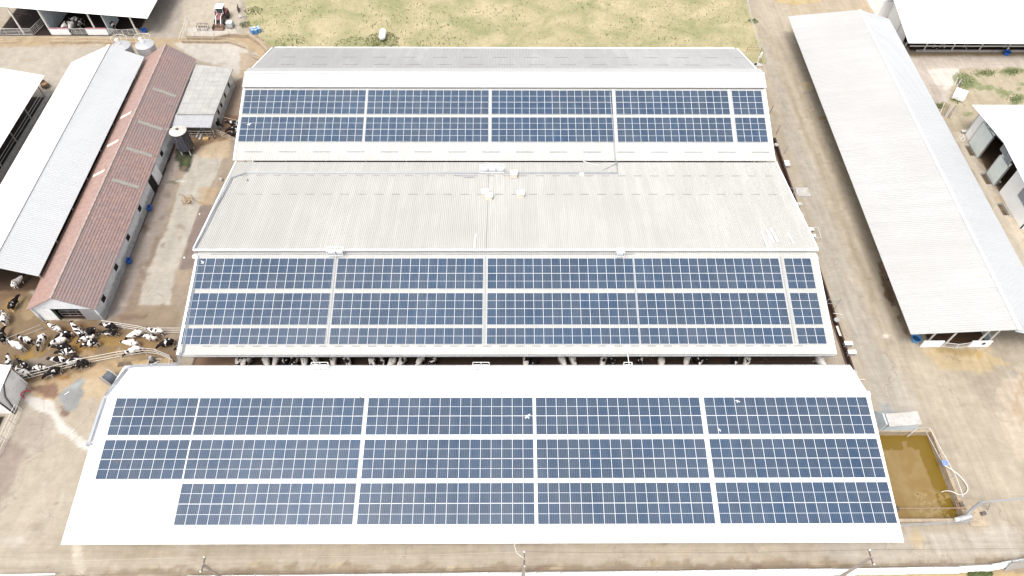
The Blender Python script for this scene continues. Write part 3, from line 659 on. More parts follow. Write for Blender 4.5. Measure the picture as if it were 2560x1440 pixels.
# back barn (grey ridge cap)
bA = thing('cattle_barn', (0, 88, 0), 'long back barn with a raised pale ridge cap above its two bands of solar panels', 'barn')
sA = math.tan(.30693)
ZA = lambda y: 8.54+(y-86.16)*sA
XL, XR = -40.42, 39.65
roof('front_slope', bA, (XL, 74.62, ZA(74.62)), (XR, 74.62, ZA(74.62)), (XR, 88.7, ZA(88.7)), (XL, 88.7, ZA(88.7)), 'fibre_front')
roof('back_slope', bA, (XL+.1, 102.45, 4.75), (XR-.05, 102.45, 4.75), (XR-.05, 89.0, 9.33), (XL+.1, 89.0, 9.33), 'fibre_a')
mb = MB()
sheet(mb, (XL-.15, 86.35, 8.98), (XR+.2, 86.35, 8.98), (XR+.2, 88.95, 9.63), (XL-.15, 88.95, 9.63), ku=1)
sheet(mb, (XL-.15, 91.0, 9.06), (XR+.2, 91.0, 9.06), (XR+.2, 89.0, 9.62), (XL-.15, 89.0, 9.62), ku=1)
mb.beam((XL-.15, 88.97, 9.70), (XR+.2, 88.97, 9.70), .26, .05, 2)
mb.build('ridge_cap', ['fibre_cap', 'underside', 'flash'], bA)
mb = MB(); mb.add([(XL+.3, 102.3, 4.62), (XR-.3, 102.3, 4.62), (XR-.3, 103.25, 4.42), (XL+.3, 103.25, 4.42), (XL+.3, 102.3, 4.52), (XR-.3, 102.3, 4.52), (XR-.3, 103.25, 4.32), (XL+.3, 103.25, 4.32)],
              [(0, 1, 2, 3), (7, 6, 5, 4), (0, 4, 5, 1), (2, 6, 7, 3), (1, 5, 6, 2), (3, 7, 4, 0)]); mb.build('gutter', 'flash', bA)
mb = MB()
for xe in (XL+.05, XR-.05):
    mb = MB(); mb.beam((xe, 74.6, ZA(74.6)+.07), (xe, 88.4, ZA(88.4)+.07), .26, .05); mb.beam((xe, 102.4, 4.84), (xe, 90.9, 8.75), .22, .05); mb.build('verge_trim', 'flash', bA)
def laps(parent, items, zfun, ydir=1, w=.07):
    mb = MB()
    for (x0, x1, y) in items: mb.add([(x0, y-w/2, zfun(y-w/2)+.062), (x1, y-w/2, zfun(y-w/2)+.062), (x1, y+w/2, zfun(y+w/2)+.066), (x0, y+w/2, zfun(y+w/2)+.066),
                                      (x0, y-w/2, zfun(y-w/2)), (x1, y-w/2, zfun(y-w/2)), (x1, y+w/2, zfun(y+w/2)), (x0, y+w/2, zfun(y+w/2))], [(0, 1, 2, 3), (0, 4, 5, 1), (2, 6, 7, 3), (1, 5, 6, 2), (3, 7, 4, 0)])
    return mb.build('sheet_lap', 'lap', parent)
ZAb = lambda y: 9.33-(y-89.0)*(4.58/13.45)
it = [(-37.3+i*5.0, -35.0+i*5.0, 97.4) for i in range(16)] + [(-36.4+i*5.0, -34.0+i*5.0, 93.7) for i in range(15)]
laps(bA, it, ZAb)
laps(bA, [(-38.9+i*5.02, -36.3+i*5.02, 76.0) for i in range(16)], ZA, w=.13)
wall('end_wall', bA, -39.6, -39.4, 76, 102, 0, 1.2, 'wall_white'); wall('end_wall', bA, 38.4, 38.6, 76, 102, 0, 1.2, 'wall_white')
posts(bA, [(-39.2+i*6.0, 75.6) for i in range(14)], 5.1); posts(bA, [(-39.2+i*6.0, 101.6) for i in range(14)], 4.9)
posts(bA, [(-39.2+i*6.0, 88.9) for i in range(14)], 9.2)
mb = MB(); mb.box(XL, XR, 74.22, 74.58, 4.5, 4.62); mb.build('gutter', 'steel_dark', bA)  # gutter coloured dark to stand in for shade in the gap between roofs
# middle barn
bC = thing('cattle_barn', (0, 57, 0), 'middle barn with a plain grey upper roof above three bands of panels', 'barn')
XL, XR = -39.85, 39.6
ZCu = lambda y: 8.2-(y-55.0)*(3.0/19.1)
roof('upper_roof', bC, (XL, 73.95, 5.22), (XR, 73.95, 5.22), (XR, 55.0, 8.2), (XL, 55.0, 8.2), 'fibre_c', nv=2)
mb = MB(); mb.box(XL-.03, XR+.03, 54.90, 55.02, 7.98, 8.27); mb.box(XL-.1, XL+.02, 55.02, 74.1, 5.1, 5.11); mb.build('fascia', 'flash', bC)
sC = math.tan(.22234); ZC = lambda y: 7.355+(y-54.194)*sC
roof('lower_roof', bC, (-39.5, 41.72, ZC(41.72)), (39.5, 41.72, ZC(41.72)), (39.5, 55.9, ZC(55.9)), (-39.5, 55.9, ZC(55.9)), 'fibre_front')
mb = MB()
for xe, u in ((-39.45, 0), (39.45, 0)): mb = MB(); mb.beam((xe, 41.7, ZC(41.7)+.07), (xe, 54.8, ZC(54.8)+.07), .3, .05); mb.build('verge_trim', 'flash', bC)
for xe in (XR-.05, XL+.05): mb = MB(); mb.beam((xe, 55.1, 8.27), (xe, 74.1, 5.29), .2, .05); mb.build('verge_trim', 'flash', bC)
mb = MB(); mb.box(-39.3, 39.3, 55.92, 55.98, 7.6, 7.94); mb.build('clerestory', 'underside', bC)
it = [(-38.2+i*2.35, -37.1+i*2.35, 70.6) for i in range(33)] + [(-37.5+i*2.38, -36.3+i*2.38, 66.3) for i in range(32)]
laps(bC, it, ZCu, w=.09)
laps(bC, [(-36.6+i*1.98, -35.6+i*1.98, 42.75) for i in range(37)], ZC, w=.10)
mb = MB(); mb.box(-39.3, 39.3, 41.52, 41.66, 4.33, 4.50); mb.build('gutter', 'steel', bC)
posts(bC, [(-38.9+i*6.0, 44.9) for i in range(14)], 5.0, mat='steel_dark'); posts(bC, [(-38.9+i*6.0, 56.2) for i in range(14)], 7.7); posts(bC, [(-38.9+i*6.0, 73.2) for i in range(14)], 5.2)
mb = MB(); mb.box(-39, 39.6, 41.0, 41.2, 0, .45); mb.build('feed_kerb', 'concrete_tan', bC)
for z_ in (.75, 1.15):
    mb = MB(); mb.tube([(-33, 41.1, z_), (39, 41.1, z_)], .035, 5); mb.build('feed_rail', 'steel_dark', bC)
# front barn
bD = thing('cattle_barn', (-2, 28, 0), 'front barn with a bright white roof and the largest solar array', 'barn')
XL, XR = -45.5, 41.05
sD = math.tan(.15921); ZD = lambda y: 5.938+(y-35.286)*sD
ZDb = lambda y: ZD(35.42)-(y-35.42)*.245
yb, zb = 39.95, ZDb(39.95)
roof('front_slope', bD, (XL-.12, 20.0, ZD(20.0)), (XR-.25, 20.0, ZD(20.0)), (XR, 35.4, ZD(35.4)), (XL+.15, 35.4, ZD(35.4)), 'white_roof', pitch=.33, h=.035)
roof('back_slope', bD, (XL+.35, yb, zb), (XR-.4, yb, zb), (XR, 35.44, ZD(35.4)), (XL+.15, 35.44, ZD(35.4)), 'white_roof', pitch=.33, h=.035)
mb = MB(); mb.beam((XL+.15, 35.42, ZD(35.4)+.065), (XR, 35.42, ZD(35.4)+.065), .30, .04); mb.build('ridge_cap', 'flash', bD)
mb = MB(); mb.box(XL+.35, XR-.4, yb+.02, yb+.2, zb-.22, zb-.04); mb.build('gutter', 'steel', bD)
wall('front_wall', bD, -44.4, 40, 21.2, 21.4, 0, 3.55, 'wall_white'); wall('end_wall', bD, -44.6, -44.4, 21.2, 39.3, 0, 3.5, 'wall_white'); wall('end_wall', bD, 39.9, 40.1, 21.4, 39.3, 0, 3.5, 'wall_white')
posts(bD, [(-44+i*6.4, 39.4) for i in range(14)], 4.6)

# ------------------------------------------------------------------ solar panels
PW, PH, PX, PY = 1.134, 2.09, 1.154, 2.13
def panel_geo(mb, M_, k0=0, k1=1, uvs=None, rnds=None, rnd=0):
    """aluminium frame (k0) and the glass with its cells (k1)"""
    w, h, f, z = PW/2, PH/2, .018, .035
    for (a, b_, c, d_) in ((-w, w, -h, -h+f), (-w, w, h-f, h), (-w, -w+f, -h+f, h-f), (w-f, w, -h+f, h-f)):
        vs = [M_ @ Vector(p) for p in [(a, c, 0), (b_, c, 0), (b_, d_, 0), (a, d_, 0), (a, c, z), (b_, c, z), (b_, d_, z), (a, d_, z)]]
        mb.add(vs, [(4, 5, 6, 7), (0, 1, 5, 4), (1, 2, 6, 5), (2, 3, 7, 6), (3, 0, 4, 7)], k0)
        if uvs is not None: uvs += [(0, 0)]*20; rnds += [rnd]*20
    if k1 is not None:
        w2, h2 = w-f, h-f
        mb.add([M_ @ Vector(p) for p in [(-w2, -h2, z-.006), (w2, -h2, z-.006), (w2, h2, z-.006), (-w2, h2, z-.006)]], [(0, 1, 2, 3)], k1)
        if uvs is not None: uvs += [(-w2, -h2), (w2, -h2), (w2, h2), (-w2, h2)]; rnds += [rnd]*4
def slope_matrix(x, y, z, sl): return Matrix.Translation((x, y, z)) @ Matrix.Rotation(sl, 4, 'X')
def layout(groups, Y0, Z0, sl, rows, lift):
    """rows: distance of each row's top edge down the slope; yields (block, col, row, matrix)"""
    nrm = Vector((0, -math.sin(sl), math.cos(sl)))
    for b_, (gx_, n_) in enumerate(groups):
        for r_, v_ in enumerate(rows):
            for c in range(n_):
                vv = v_+PY/2
                p = Vector((gx_+(c+.5)*PX, Y0-vv*math.cos(sl), Z0-vv*math.sin(sl))) + nrm*lift
                yield b_, c, r_, slope_matrix(p.x, p.y, p.z, sl), n_
def rowpos(gaps, counts):
    out_ = []; v_ = 0
    for i_, n_ in enumerate(counts):
        for k in range(n_): out_.append(v_); v_ += PY
        if i_ < len(gaps): v_ += gaps[i_]
    return out_
GA = [(-40.12+.02, 16), (-21.32, 16), (-2.42, 16), (16.50, 15), (34.38, 4)]
GC = [(-39.31, 15), (-21.52, 16), (-2.53, 16), (16.09, 16), (35.18, 3)]
GD = [(-43.85, 8), (-34.51, 16), (-15.64, 16), (3.14, 16), (22.08, 16)]
LIFT = .10
rest = []
rest += list(layout(GA, 86.16, 8.54, .30693, rowpos([.49], [2, 2]), LIFT))
rest += list(layout(GC, 54.194, 7.355, .22234, rowpos([.52, .36], [2, 2, 1]), LIFT))
front = [q for q in layout(GD, 35.286, 5.938, .15921, rowpos([.47, .41], [2, 2, 2]), LIFT) if not (q[0] == 0 and q[2] >= 4)]
def is_single(b_, c, r_): return r_ >= 2 or (r_ == 1 and (b_ == 4 or (b_ == 3 and c >= 4)))
mb = MB(); panel_geo(mb, Matrix(), 0, None)
pr = bpy.data.objects.new('solar_panel', None); COL.objects.link(pr); pr.empty_display_size = .2
fr = mb.build('frame', 'frame', pr)
w2, h2 = PW/2-.018, PH/2-.018
mb = MB(); mb.add([(-w2, -h2, .029), (w2, -h2, .029), (w2, h2, .029), (-w2, h2, .029)], [(0, 1, 2, 3)])
cs = mb.build('cell_sheet', 'cells', pr)
ul = cs.data.uv_layers.new(name='cells'); ul.data.foreach_set('uv', [-w2, -h2, w2, -h2, w2, h2, -w2, h2])
ORD = 'first second third fourth fifth sixth seventh eighth ninth tenth eleventh twelfth thirteenth fourteenth fifteenth sixteenth'.split()
BLK = ['leftmost', 'second', 'middle', 'fourth', 'rightmost']; ROWN = ['top', 'second', 'third', 'fourth', 'fifth', 'lowest']
used = False; ns = 0
for (b_, c, r_, M_, n_) in front:
    if not is_single(b_, c, r_): rest.append((b_, c, r_, M_, n_)); continue
    o = pr if not used else copy_tree(pr); used = True; ns += 1
    o.matrix_world = M_
    tag(o, 'solar panel %s from left in %s row of %s block, white barn roof' % (ORD[c], ROWN[r_], BLK[b_]), 'solar panel', 'solar panels in rows on the white front roof')
mb = MB(); uvs = []; rnds = []
for (b_, c, r_, M_, n_) in rest: panel_geo(mb, M_, 0, 1, uvs, rnds, random.random())
me_ = bpy.data.meshes.new('solar_panel_rows'); me_.from_pydata(mb.v, [], mb.f)
me_.materials.append(MT['frame']); me_.materials.append(MT['cells']); me_.polygons.foreach_set('material_index', mb.mi)
ul = me_.uv_layers.new(name='cells'); ul.data.foreach_set('uv', [a for p in uvs for a in p])
ra = me_.attributes.new('rnd', 'FLOAT', 'CORNER'); ra.data.foreach_set('value', rnds)
o = bpy.data.objects.new('solar_panel_rows', me_); COL.objects.link(o)
tag(o, 'rows of dark blue solar panels on the middle and back barns and along the white ridge', 'solar panels', kind='stuff')
# mounting rails and cable trays between the blocks: they belong to the roofs
def trays(parent, groups, Y0, Z0, sl, length, off=.0, nm='cable_tray', mat='conduit', xo=0):
    nrm = Vector((0, -math.sin(sl), math.cos(sl)))
    for i_ in range(len(groups)-1):
        xa = groups[i_][0]+groups[i_][1]*PX; xb = groups[i_+1][0]; xm = (xa+xb)/2-.03+xo
        a = Vector((xm, Y0+.25*math.cos(sl), Z0+.25*math.sin(sl)))+nrm*.10; b2 = Vector((xm, Y0-length*math.cos(sl), Z0-length*math.sin(sl)))+nrm*.10
        mb = MB(); mb.beam(a, b2, .09, .05); mb.build(nm, mat, parent)
trays(bA, GA, 86.16, 8.54, .30693, 9.0, mat='flash'); trays(bC, GC, 54.194, 7.355, .22234, 11.4); trays(bD, GD, 35.286, 5.938, .15921, 13.5, mat='flash')
def rails(parent, groups, Y0, Z0, sl, rows, skip=None):
    nrm = Vector((0, -math.sin(sl), math.cos(sl))); mb = MB()
    for b_, (gx_, n_) in enumerate(groups):
        for r_, v_ in enumerate(rows):
            if skip and skip(b_, r_): continue
            for q in (.45, 1.65):
                a = Vector((gx_-.06, Y0-(v_+q)*math.cos(sl), Z0-(v_+q)*math.sin(sl)))+nrm*.07
                mb.beam(a, a+Vector((n_*PX+.1, 0, 0)), .05, .05)
    mb.build('mounting_rail', 'frame', parent)
rails(bA, GA, 86.16, 8.54, .30693, rowpos([.49], [2, 2])); rails(bC, GC, 54.194, 7.355, .22234, rowpos([.52, .36], [2, 2, 1]))
rails(bD, GD, 35.286, 5.938, .15921, rowpos([.47, .41], [2, 2, 2]), lambda b_, r_: b_ == 0 and r_ >= 4)

# ------------------------------------------------------------------ other buildings
def gable_roof(parent, L0, L1, RG0, RG1, R0, R1, matL, matR, pitch=.33, h=.04, ridge='flash'):
    """eave left (front, back), ridge (front, back), eave right (front, back); ribs run down the slopes"""
    roof('left_slope', parent, L0, L1, RG1, RG0, matL, pitch=pitch, h=h); roof('right_slope', parent, R0, R1, RG1, RG0, matR, pitch=pitch, h=h)
    if ridge:
        mb = MB(); mb.beam(Vector(RG0)+Vector((0, 0, .07)), Vector(RG1)+Vector((0, 0, .07)), .42, .05); mb.build('ridge_cap', ridge, parent)
# right long barn
bE = thing('cattle_barn', (56, 78, 0), 'long grey metal roofed barn to the right of the lane', 'barn')
gable_roof(bE, (49.8, 44.75, 4.2), (51.1, 113.1, 4.2), (62.3, 44.5, 5.65), (63.6, 112.9, 5.65), (68.55, 49.6, 4.0), (69.65, 112.7, 4.0), 'zinc_e', 'zinc_i', ridge='flash')
mb = MB(); sheet(mb, (68.6, 44.6, 3.2), (68.7, 49.9, 3.2), (62.5, 49.9, 4.9), (62.35, 44.7, 4.9), pitch=.33, ku=1); mb.build('annex_roof', ['zinc_i', 'underside'], bE)
posts(bE, [(54.2+i*.019*6, 46+i*6.0) for i in range(12)], 4.4); posts(bE, [(62.0+i*.019*6, 46+i*6.0) for i in range(12)], 5.4); posts(bE, [(68.0+i*.019*6, 51+i*6.0) for i in range(11)], 3.95)
posts(bE, [(56.3, 45.6), (60.2, 45.6)], 4.9)
wall('gable_wall', bE, 53.2, 55.8, 45.45, 45.6, 0, 1.35, 'wall_white'); wall('gable_wall', bE, 59.4, 62.0, 45.45, 45.6, 0, 1.35, 'wall_white')
wall('side_wall', bE, 62.1, 62.25, 46.0, 112.3, 0, 1.1, 'wall_blue')
mb = MB(); mb.lathe([(.02, 0), (.34, 0), (.34, .03), (.02, .03)], (0, 0, 0), 16)
o = mb.build('emblem_ring', 'black', bE); o.matrix_parent_inverse = PINV[bE.name]; o.rotation_euler = (R(90), 0, 0); o.location = (61.0, 45.44, .85); o.scale = (.7, .7, 1)
# metal gate in the end of the right barn
def gate(name, a, b_, h, n_bars, label, group=None, z0=.15, mat='steel_white', vertical=True, cat='gate'):
    a, b_ = Vector((a[0], a[1], 0)), Vector((b_[0], b_[1], 0))
    g = thing(name, ((a+b_)/2), label, cat, group)
    mb = MB()
    for z_ in (z0, h): mb.tube([a+Vector((0, 0, z_)), b_+Vector((0, 0, z_))], .035, 6)
    for p in (a, b_): mb.tube([p+Vector((0, 0, z0)), p+Vector((0, 0, h))], .04, 6)
    mb.build('gate_frame', mat, g)
    mb = MB()
    if vertical:
        for i_ in range(1, n_bars):
            p = a.lerp(b_, i_/n_bars); mb.tube([p+Vector((0, 0, z0)), p+Vector((0, 0, h))], .025, 5)
    else:
        for i_ in range(1, n_bars):
            z_ = z0+(h-z0)*i_/n_bars; mb.tube([a+Vector((0, 0, z_)), b_+Vector((0, 0, z_))], .025, 5)
        for q in (.33, .66): p = a.lerp(b_, q); mb.tube([p+Vector((0, 0, z0)), p+Vector((0, 0, h))], .025, 5)
    mb.build('bar', mat, g)
    return g
p, q = (55.9, 45.3), (57.6, 45.1)
gate('barn_gate', (55.9, 45.45), (57.6, 45.2), 1.1, 8, 'left leaf of the white barred gate in the end of the right barn', 'gate leaves of the right barn')
gate('barn_gate', (57.65, 45.2), (59.35, 45.45), 1.1, 8, 'right leaf of the white barred gate in the end of the right barn', 'gate leaves of the right barn')
# top right barn
bF = thing('cattle_barn', (85, 115, 0), 'large white roofed barn in the top right corner with cows at its feed rail', 'barn')
roof('front_slope', bF, (71.0, 105.85, 3.6), (130, 105.4, 3.6), (130, 124, 6.9), (71.0, 124, 6.9), 'white_roof', pitch=.33)
roof('back_slope', bF, (71.0, 142, 3.6), (130, 142, 3.6), (130, 124.05, 6.9), (71.0, 124.05, 6.9), 'white_roof', pitch=.33)
posts(bF, [(76.3+i*5.08, 108.55) for i in range(8)], 4.0); posts(bF, [(73.6, 110.2)], 4.3)
wall('end_wall', bF, 73.4, 73.6, 114.5, 140, 0, 4.6, 'wall_white2'); wall('back_wall', bF, 73.6, 128, 140, 140.2, 0, 3.6, 'wall_white')
mb = MB(); mb.add([(73.4, 114.5, 4.6), (73.4, 140, 4.6), (73.4, 124, 6.8)], [(0, 1, 2)]); mb.build('gable_wall', 'wall_white2', bF)
mb = MB(); mb.box(75, 128, 108.45, 108.7, 0, .35); mb.build('feed_kerb', 'concrete', bF)
mb = MB(); mb.box(73.4, 128, 108.6, 108.72, 1.0, 1.22); mb.build('feed_rail', 'steel_white', bF)
wall('wing_wall', bF, 71.3, 73.4, 119.6, 119.8, 0, 3.2, 'wall_white2'); wall('wing_wall', bF, 71.2, 71.4, 119.8, 134, 0, 3.2, 'wall_white2')
mb = MB(); mb.add([(71.2, 119.6, 3.25), (73.6, 119.6, 3.45), (73.6, 134, 3.45), (71.2, 134, 3.25)], [(0, 1, 2, 3)]); mb.build('annex_roof', 'flash', bF)
wall('end_wall', bF, 73.4, 73.6, 111.5, 114.3, 0, 1.9, 'wall_white')
# warehouse on the right
bG = thing('warehouse', (85, 76, 0), 'white warehouse at the right edge with grey window strips and tall doors', 'warehouse')
roof('back_slope', bG, (74.1, 87.3, 5.0), (112, 87.3, 5.0), (112, 76.5, 6.9), (73.35, 76.5, 6.9), 'white_roof', pitch=.33)
roof('front_slope', bG, (74.45, 65.2, 4.9), (112, 65.2, 4.9), (112, 76.45, 6.9), (73.35, 76.45, 6.9), 'white_roof', pitch=.33)
def gw(y0_, y1_, z0_, z1a, z1b, mat, nm='end_wall', x=75.2, th=.15, lb=None):
    mb = MB(); mb.hexa([(x, y0_, z0_), (x+th, y0_, z0_), (x+th, y1_, z0_), (x, y1_, z0_)], [(x, y0_, z1a), (x+th, y0_, z1a), (x+th, y1_, z1b), (x, y1_, z1b)])
    o = mb.build(nm, mat, bG)
    if lb: o['label'] = lb
    return o
zt = lambda y: (4.95+(86.2-y)*.18) if y > 76.5 else (4.95+(y-65.6)*.18)
gw(80.8, 86.2, 0, zt(80.8)-1.0, zt(86.2)-.5, 'wall_white2'); gw(74.6, 77.2, 0, 4.3, 4.3, 'wall_white2'); gw(65.6, 73.0, 0, zt(65.6)-.5, zt(73)-1.1, 'wall_white2')
gw(65.6, 76.5, 0, 0, 0, 'wall_white2', x=76.5) if False else None
wall('side_wall', bG, 75.2, 111, 65.6, 65.75, 0, 4.7, 'wall_white2'); wall('side_wall', bG, 75.2, 111, 86.1, 86.25, 0, 4.7, 'wall_white2'); wall('inner_wall', bG, 84, 84.2, 65.8, 86.1, 0, 5.5, 'concrete')
x_ = 75.1                                          # strip of translucent panes under the gable
ye = list(np.linspace(65.7, 76.4, 9)); ye2 = list(np.linspace(76.6, 86.1, 9))
for arr in (ye, ye2):
    for i_ in range(len(arr)-1):
        ya_, yb_ = arr[i_]+.04, arr[i_+1]-.04
        hh = 1.25*min(1, .35+ (min(abs(ya_-65), abs(86.6-yb_)))/6)
        mb = MB(); mb.hexa([(x_, ya_, zt(ya_)-hh), (x_+.08, ya_, zt(ya_)-hh), (x_+.08, yb_, zt(yb_)-hh), (x_, yb_, zt(yb_)-hh)], [(x_, ya_, zt(ya_)-.08), (x_+.08, ya_, zt(ya_)-.08), (x_+.08, yb_, zt(yb_)-.08), (x_, yb_, zt(yb_)-.08)]); mb.build('window_pane', 'pane', bG)
for (ya_, yb_, za, zb_) in [(74.8, 76.4, 3.9, 5.5), (76.5, 78.1, 4.1, 5.5), (68.4, 69.9, 2.6, 4.0), (68.4, 69.9, 4.06, 4.7), (66.8, 68.3, 2.6, 4.0)]:
    mb = MB(); mb.box(x_-.03, x_+.05, ya_, yb_, za, zb_); mb.build('window_pane', 'pane', bG)
for (ya_, yb_, hh) in [(80.4, 84.0, 4.4), (74.3, 77.0, 3.9)]:                      # sliding doors parked in front of the wall
    mb = MB(); mb.box(74.85, 75.0, ya_, yb_, .1, hh); d_ = mb.build('sliding_door', 'door_green', bG)
    mb = MB(); mb.box(74.78, 75.06, ya_-.10, ya_-.01, .1, hh+.02); mb.build('door_edge', 'steel', d_); mb = MB(); mb.box(74.78, 75.06, yb_+.01, yb_+.08, .1, hh+.02); mb.build('door_edge', 'steel', d_)
# red tiled barn
bH = thing('tiled_barn', (-57, 75, 0), 'narrow old barn with a red clay tile roof and mouldy white walls', 'barn')
SAW = [(0, 0), (.84, .05), (.95, .046)]
def tiles(nm, p00, p10, p11, p01): 
    mb = MB(); sheet(mb, p00, p10, p11, p01, pitch=.36, prof=SAW, ku=0); return mb.build(nm, 'tile_sheen' if nm == 'left_slope' else 'tile', bH)
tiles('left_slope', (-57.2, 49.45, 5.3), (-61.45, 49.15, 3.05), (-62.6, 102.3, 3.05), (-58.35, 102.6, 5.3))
tiles('right_slope', (-57.2, 49.45, 5.3), (-52.65, 49.3, 3.0), (-53.75, 101.6, 3.0), (-58.35, 102.6, 5.3))
mb = MB(); mb.tube([(-57.2, 49.4, 5.33), (-58.35, 102.65, 5.33)], .14, 8); mb.build('ridge_tile', plain('ridge_mortar', (.37, .30, .27), .9, .25, 2, dirt=(.2, .17, .15), dirt_amt=.7), bH)
for fx_, fy_ in ((0, 59), (1, 66.5), (2, 73.5), (3, 80), (4, 88)):
    pass
for yy in (70.6, 77.2, 83.2, 91.2):                      # pale skylight strips on the right slope
    xr = -57.75-(yy-75)*.0216
    mb = MB(); mb.add([(xr+.75, yy-.28, 5.3-.75*.505+.1), (xr+4.0, yy-.28, 5.3-4.0*.505+.1), (xr+4.0, yy+.28, 5.3-4.0*.505+.1), (xr+.75, yy+.28, 5.3-.75*.505+.1),
                       (xr+.75, yy-.28, 4.8), (xr+4.0, yy-.28, 3.2), (xr+4.0, yy+.28, 3.2), (xr+.75, yy+.28, 4.8)], [(0, 1, 2, 3), (0, 4, 5, 1), (2, 6, 7, 3), (1, 5, 6, 2), (3, 7, 4, 0)])
    mb.build('skylight', plain('mossy_sheet', (.26, .25, .22), .7, .12, 1.5), bH)
for yy in (72.6, 79.0, 85.5):
    xr = -57.75-(yy-75)*.0216
    mb = MB(); mb.add([(xr-1.0, yy-.25, 5.3-.55+.12), (xr-3.2, yy-.25, 5.3-1.7+.12), (xr-3.2, yy+.25, 5.3-1.7+.12), (xr-1.0, yy+.25, 5.3-.55+.12),
                       (xr-1.0, yy-.25, 4.6), (xr-3.2, yy-.25, 3.5), (xr-3.2, yy+.25, 3.5), (xr-1.0, yy+.25, 4.6)], [(3, 2, 1, 0), (0, 1, 5, 4), (3, 7, 6, 2), (1, 2, 6, 5), (0, 4, 7, 3)])
    mb.build('skylight', 'cream', bH)
mb = MB(); mb.hexa([(-53.25, 49.6, 0), (-53.0, 49.6, 0), (-54.05, 101.3, 0), (-54.3, 101.3, 0)], [(-53.25, 49.6, 3.0), (-53.0, 49.6, 3.0), (-54.05, 101.3, 3.0), (-54.3, 101.3, 3.0)]); mb.build('side_wall', 'wall_old', bH)
mb = MB(); mb.hexa([(-61.2, 49.5, 0), (-60.95, 49.5, 0), (-62.0, 101.3, 0), (-62.25, 101.3, 0)], [(-61.2, 49.5, 3.0), (-60.95, 49.5, 3.0), (-62.0, 101.3, 3.0), (-62.25, 101.3, 3.0)]); mb.build('side_wall', 'wall_old', bH)
gy0 = 49.72
for (xa, xb, za, zb_, mt, nm) in [(-61.0, -58.9, 0, 2.75, 'wall_white', 'gable_wall'), (-55.3, -53.1, 0, 2.75, 'galv', 'corrugated_panel')]:
    mb = MB()
    if nm == 'corrugated_panel': sheet(mb, (xa, gy0, 0), (xb, gy0, 0), (xb, gy0, zb_), (xa, gy0, zb_), pitch=.25, h=.05)
    else: mb.box(xa, xb, gy0, gy0+.2, za, zb_)
    mb.build(nm, mt, bH)
mb = MB(); mb.add([(-61.2, gy0-.1, 2.72), (-53.1, gy0-.1, 2.72), (-53.1, gy0-.1, 2.98), (-57.2, gy0-.1, 5.2), (-61.2, gy0-.1, 2.98), (-61.2, gy0+.1, 2.72), (-53.1, gy0+.1, 2.72), (-53.1, gy0+.1, 2.98), (-57.2, gy0+.1, 5.2), (-61.2, gy0+.1, 2.98)],
              [(0, 1, 2, 3, 4), (9, 8, 7, 6, 5), (0, 5, 6, 1)]); mb.build('gable_wall', 'wall_old', bH)
mb = MB(); mb.box(-58.9, -58.8, gy0-.02, gy0+.3, 0, 2.75); mb.box(-58.8, -55.3, gy0-.02, gy0+.2, 2.6, 2.72); mb.build('door_frame', plain('green_frame', (.10, .16, .12), .6), bH)
mb = MB(); mb.box(-61, -53.3, 58, 58.2, 0, 3); mb.build('inner_wall', 'dark', bH)
for yy in (51.8, 57.0, 62.3, 67.8, 79.3, 84.5, 96.5):
    xw = -53.0-(yy-49.6)*.0203
    mb = MB(); mb.box(xw-.05, xw+.03, yy-.45, yy+.45, 1.5, 2.4); w_ = mb.build('window', 'dark', bH)
    mb = MB()
    for (a, b_, c, d_) in ((-.5, .5, 1.42, 1.5), (-.5, .5, 2.4, 2.47)): mb.box(xw+.0, xw+.06, yy+a, yy+b_, c, d_)
    o = mb.build('window_frame', 'wall_white', w_)
xw = -53.0-(73.8-49.6)*.0203
mb = MB(); mb.box(xw-.05, xw+.03, 72.7, 74.3, 0, 2.4); mb.build('door_opening', 'dark', bH)
mb = MB(); mb.box(xw+.05, xw+.12, 74.4, 76.4, 0, 2.5); mb.build('sliding_door', 'wall_white', bH)
# white and grey barn left of it
bI = thing('cattle_barn', (-68, 78, 0), 'long metal barn left of the tiled roof, one slope white and one grey', 'barn')
gable_roof(bI, (-74.0, 53.9, 3.1), (-74.85, 100.6, 3.1), (-66.2, 53.9, 6.2), (-67.15, 101.0, 6.2), (-61.1, 53.8, 4.15), (-61.95, 100.7, 4.15), 'white_y', 'zinc_i')
posts(bI, [(-61.6-i*.11, 54.4+i*6) for i in range(8)], 4.1, mat='steel'); posts(bI, [(-73.4-i*.11, 54.4+i*6) for i in range(8)], 3.1, mat='steel')
mb = MB(); mb.tube([(-70.2, 86.8, 4.8), (-70.6, 87.3, 6.2)], .04, 5); mb.build('vent_pipe', 'steel', bI)
# leftmost barn
bJ = thing('cattle_barn', (-84, 80, 0), 'white roofed open barn at the left edge above a long feed kerb', 'barn')
roof('right_slope', bJ, (-76.35, 60, 4.2), (-76.85, 95.5, 4.2), (-84, 95.7, 5.6), (-83.5, 60, 5.6), 'white_y', pitch=.33)
roof('left_slope', bJ, (-92, 60, 4.2), (-92.3, 95.6, 4.2), (-84.05, 95.7, 5.6), (-83.55, 60, 5.6), 'white_y', pitch=.33)
posts(bJ, [(-78.4, 61+i*5.6) for i in range(7)], 4.5, mat='steel'); 
mb = MB(); mb.box(-78.4, -77.7, 60, 95.5, 0, .55); mb.build('feed_kerb', 'concrete', bJ)
for z_ in (1.0, 1.5): mb = MB(); mb.tube([(-78.5, 60, z_), (-78.5, 95, z_)], .04, 5); mb.build('feed_rail', 'steel', bJ)
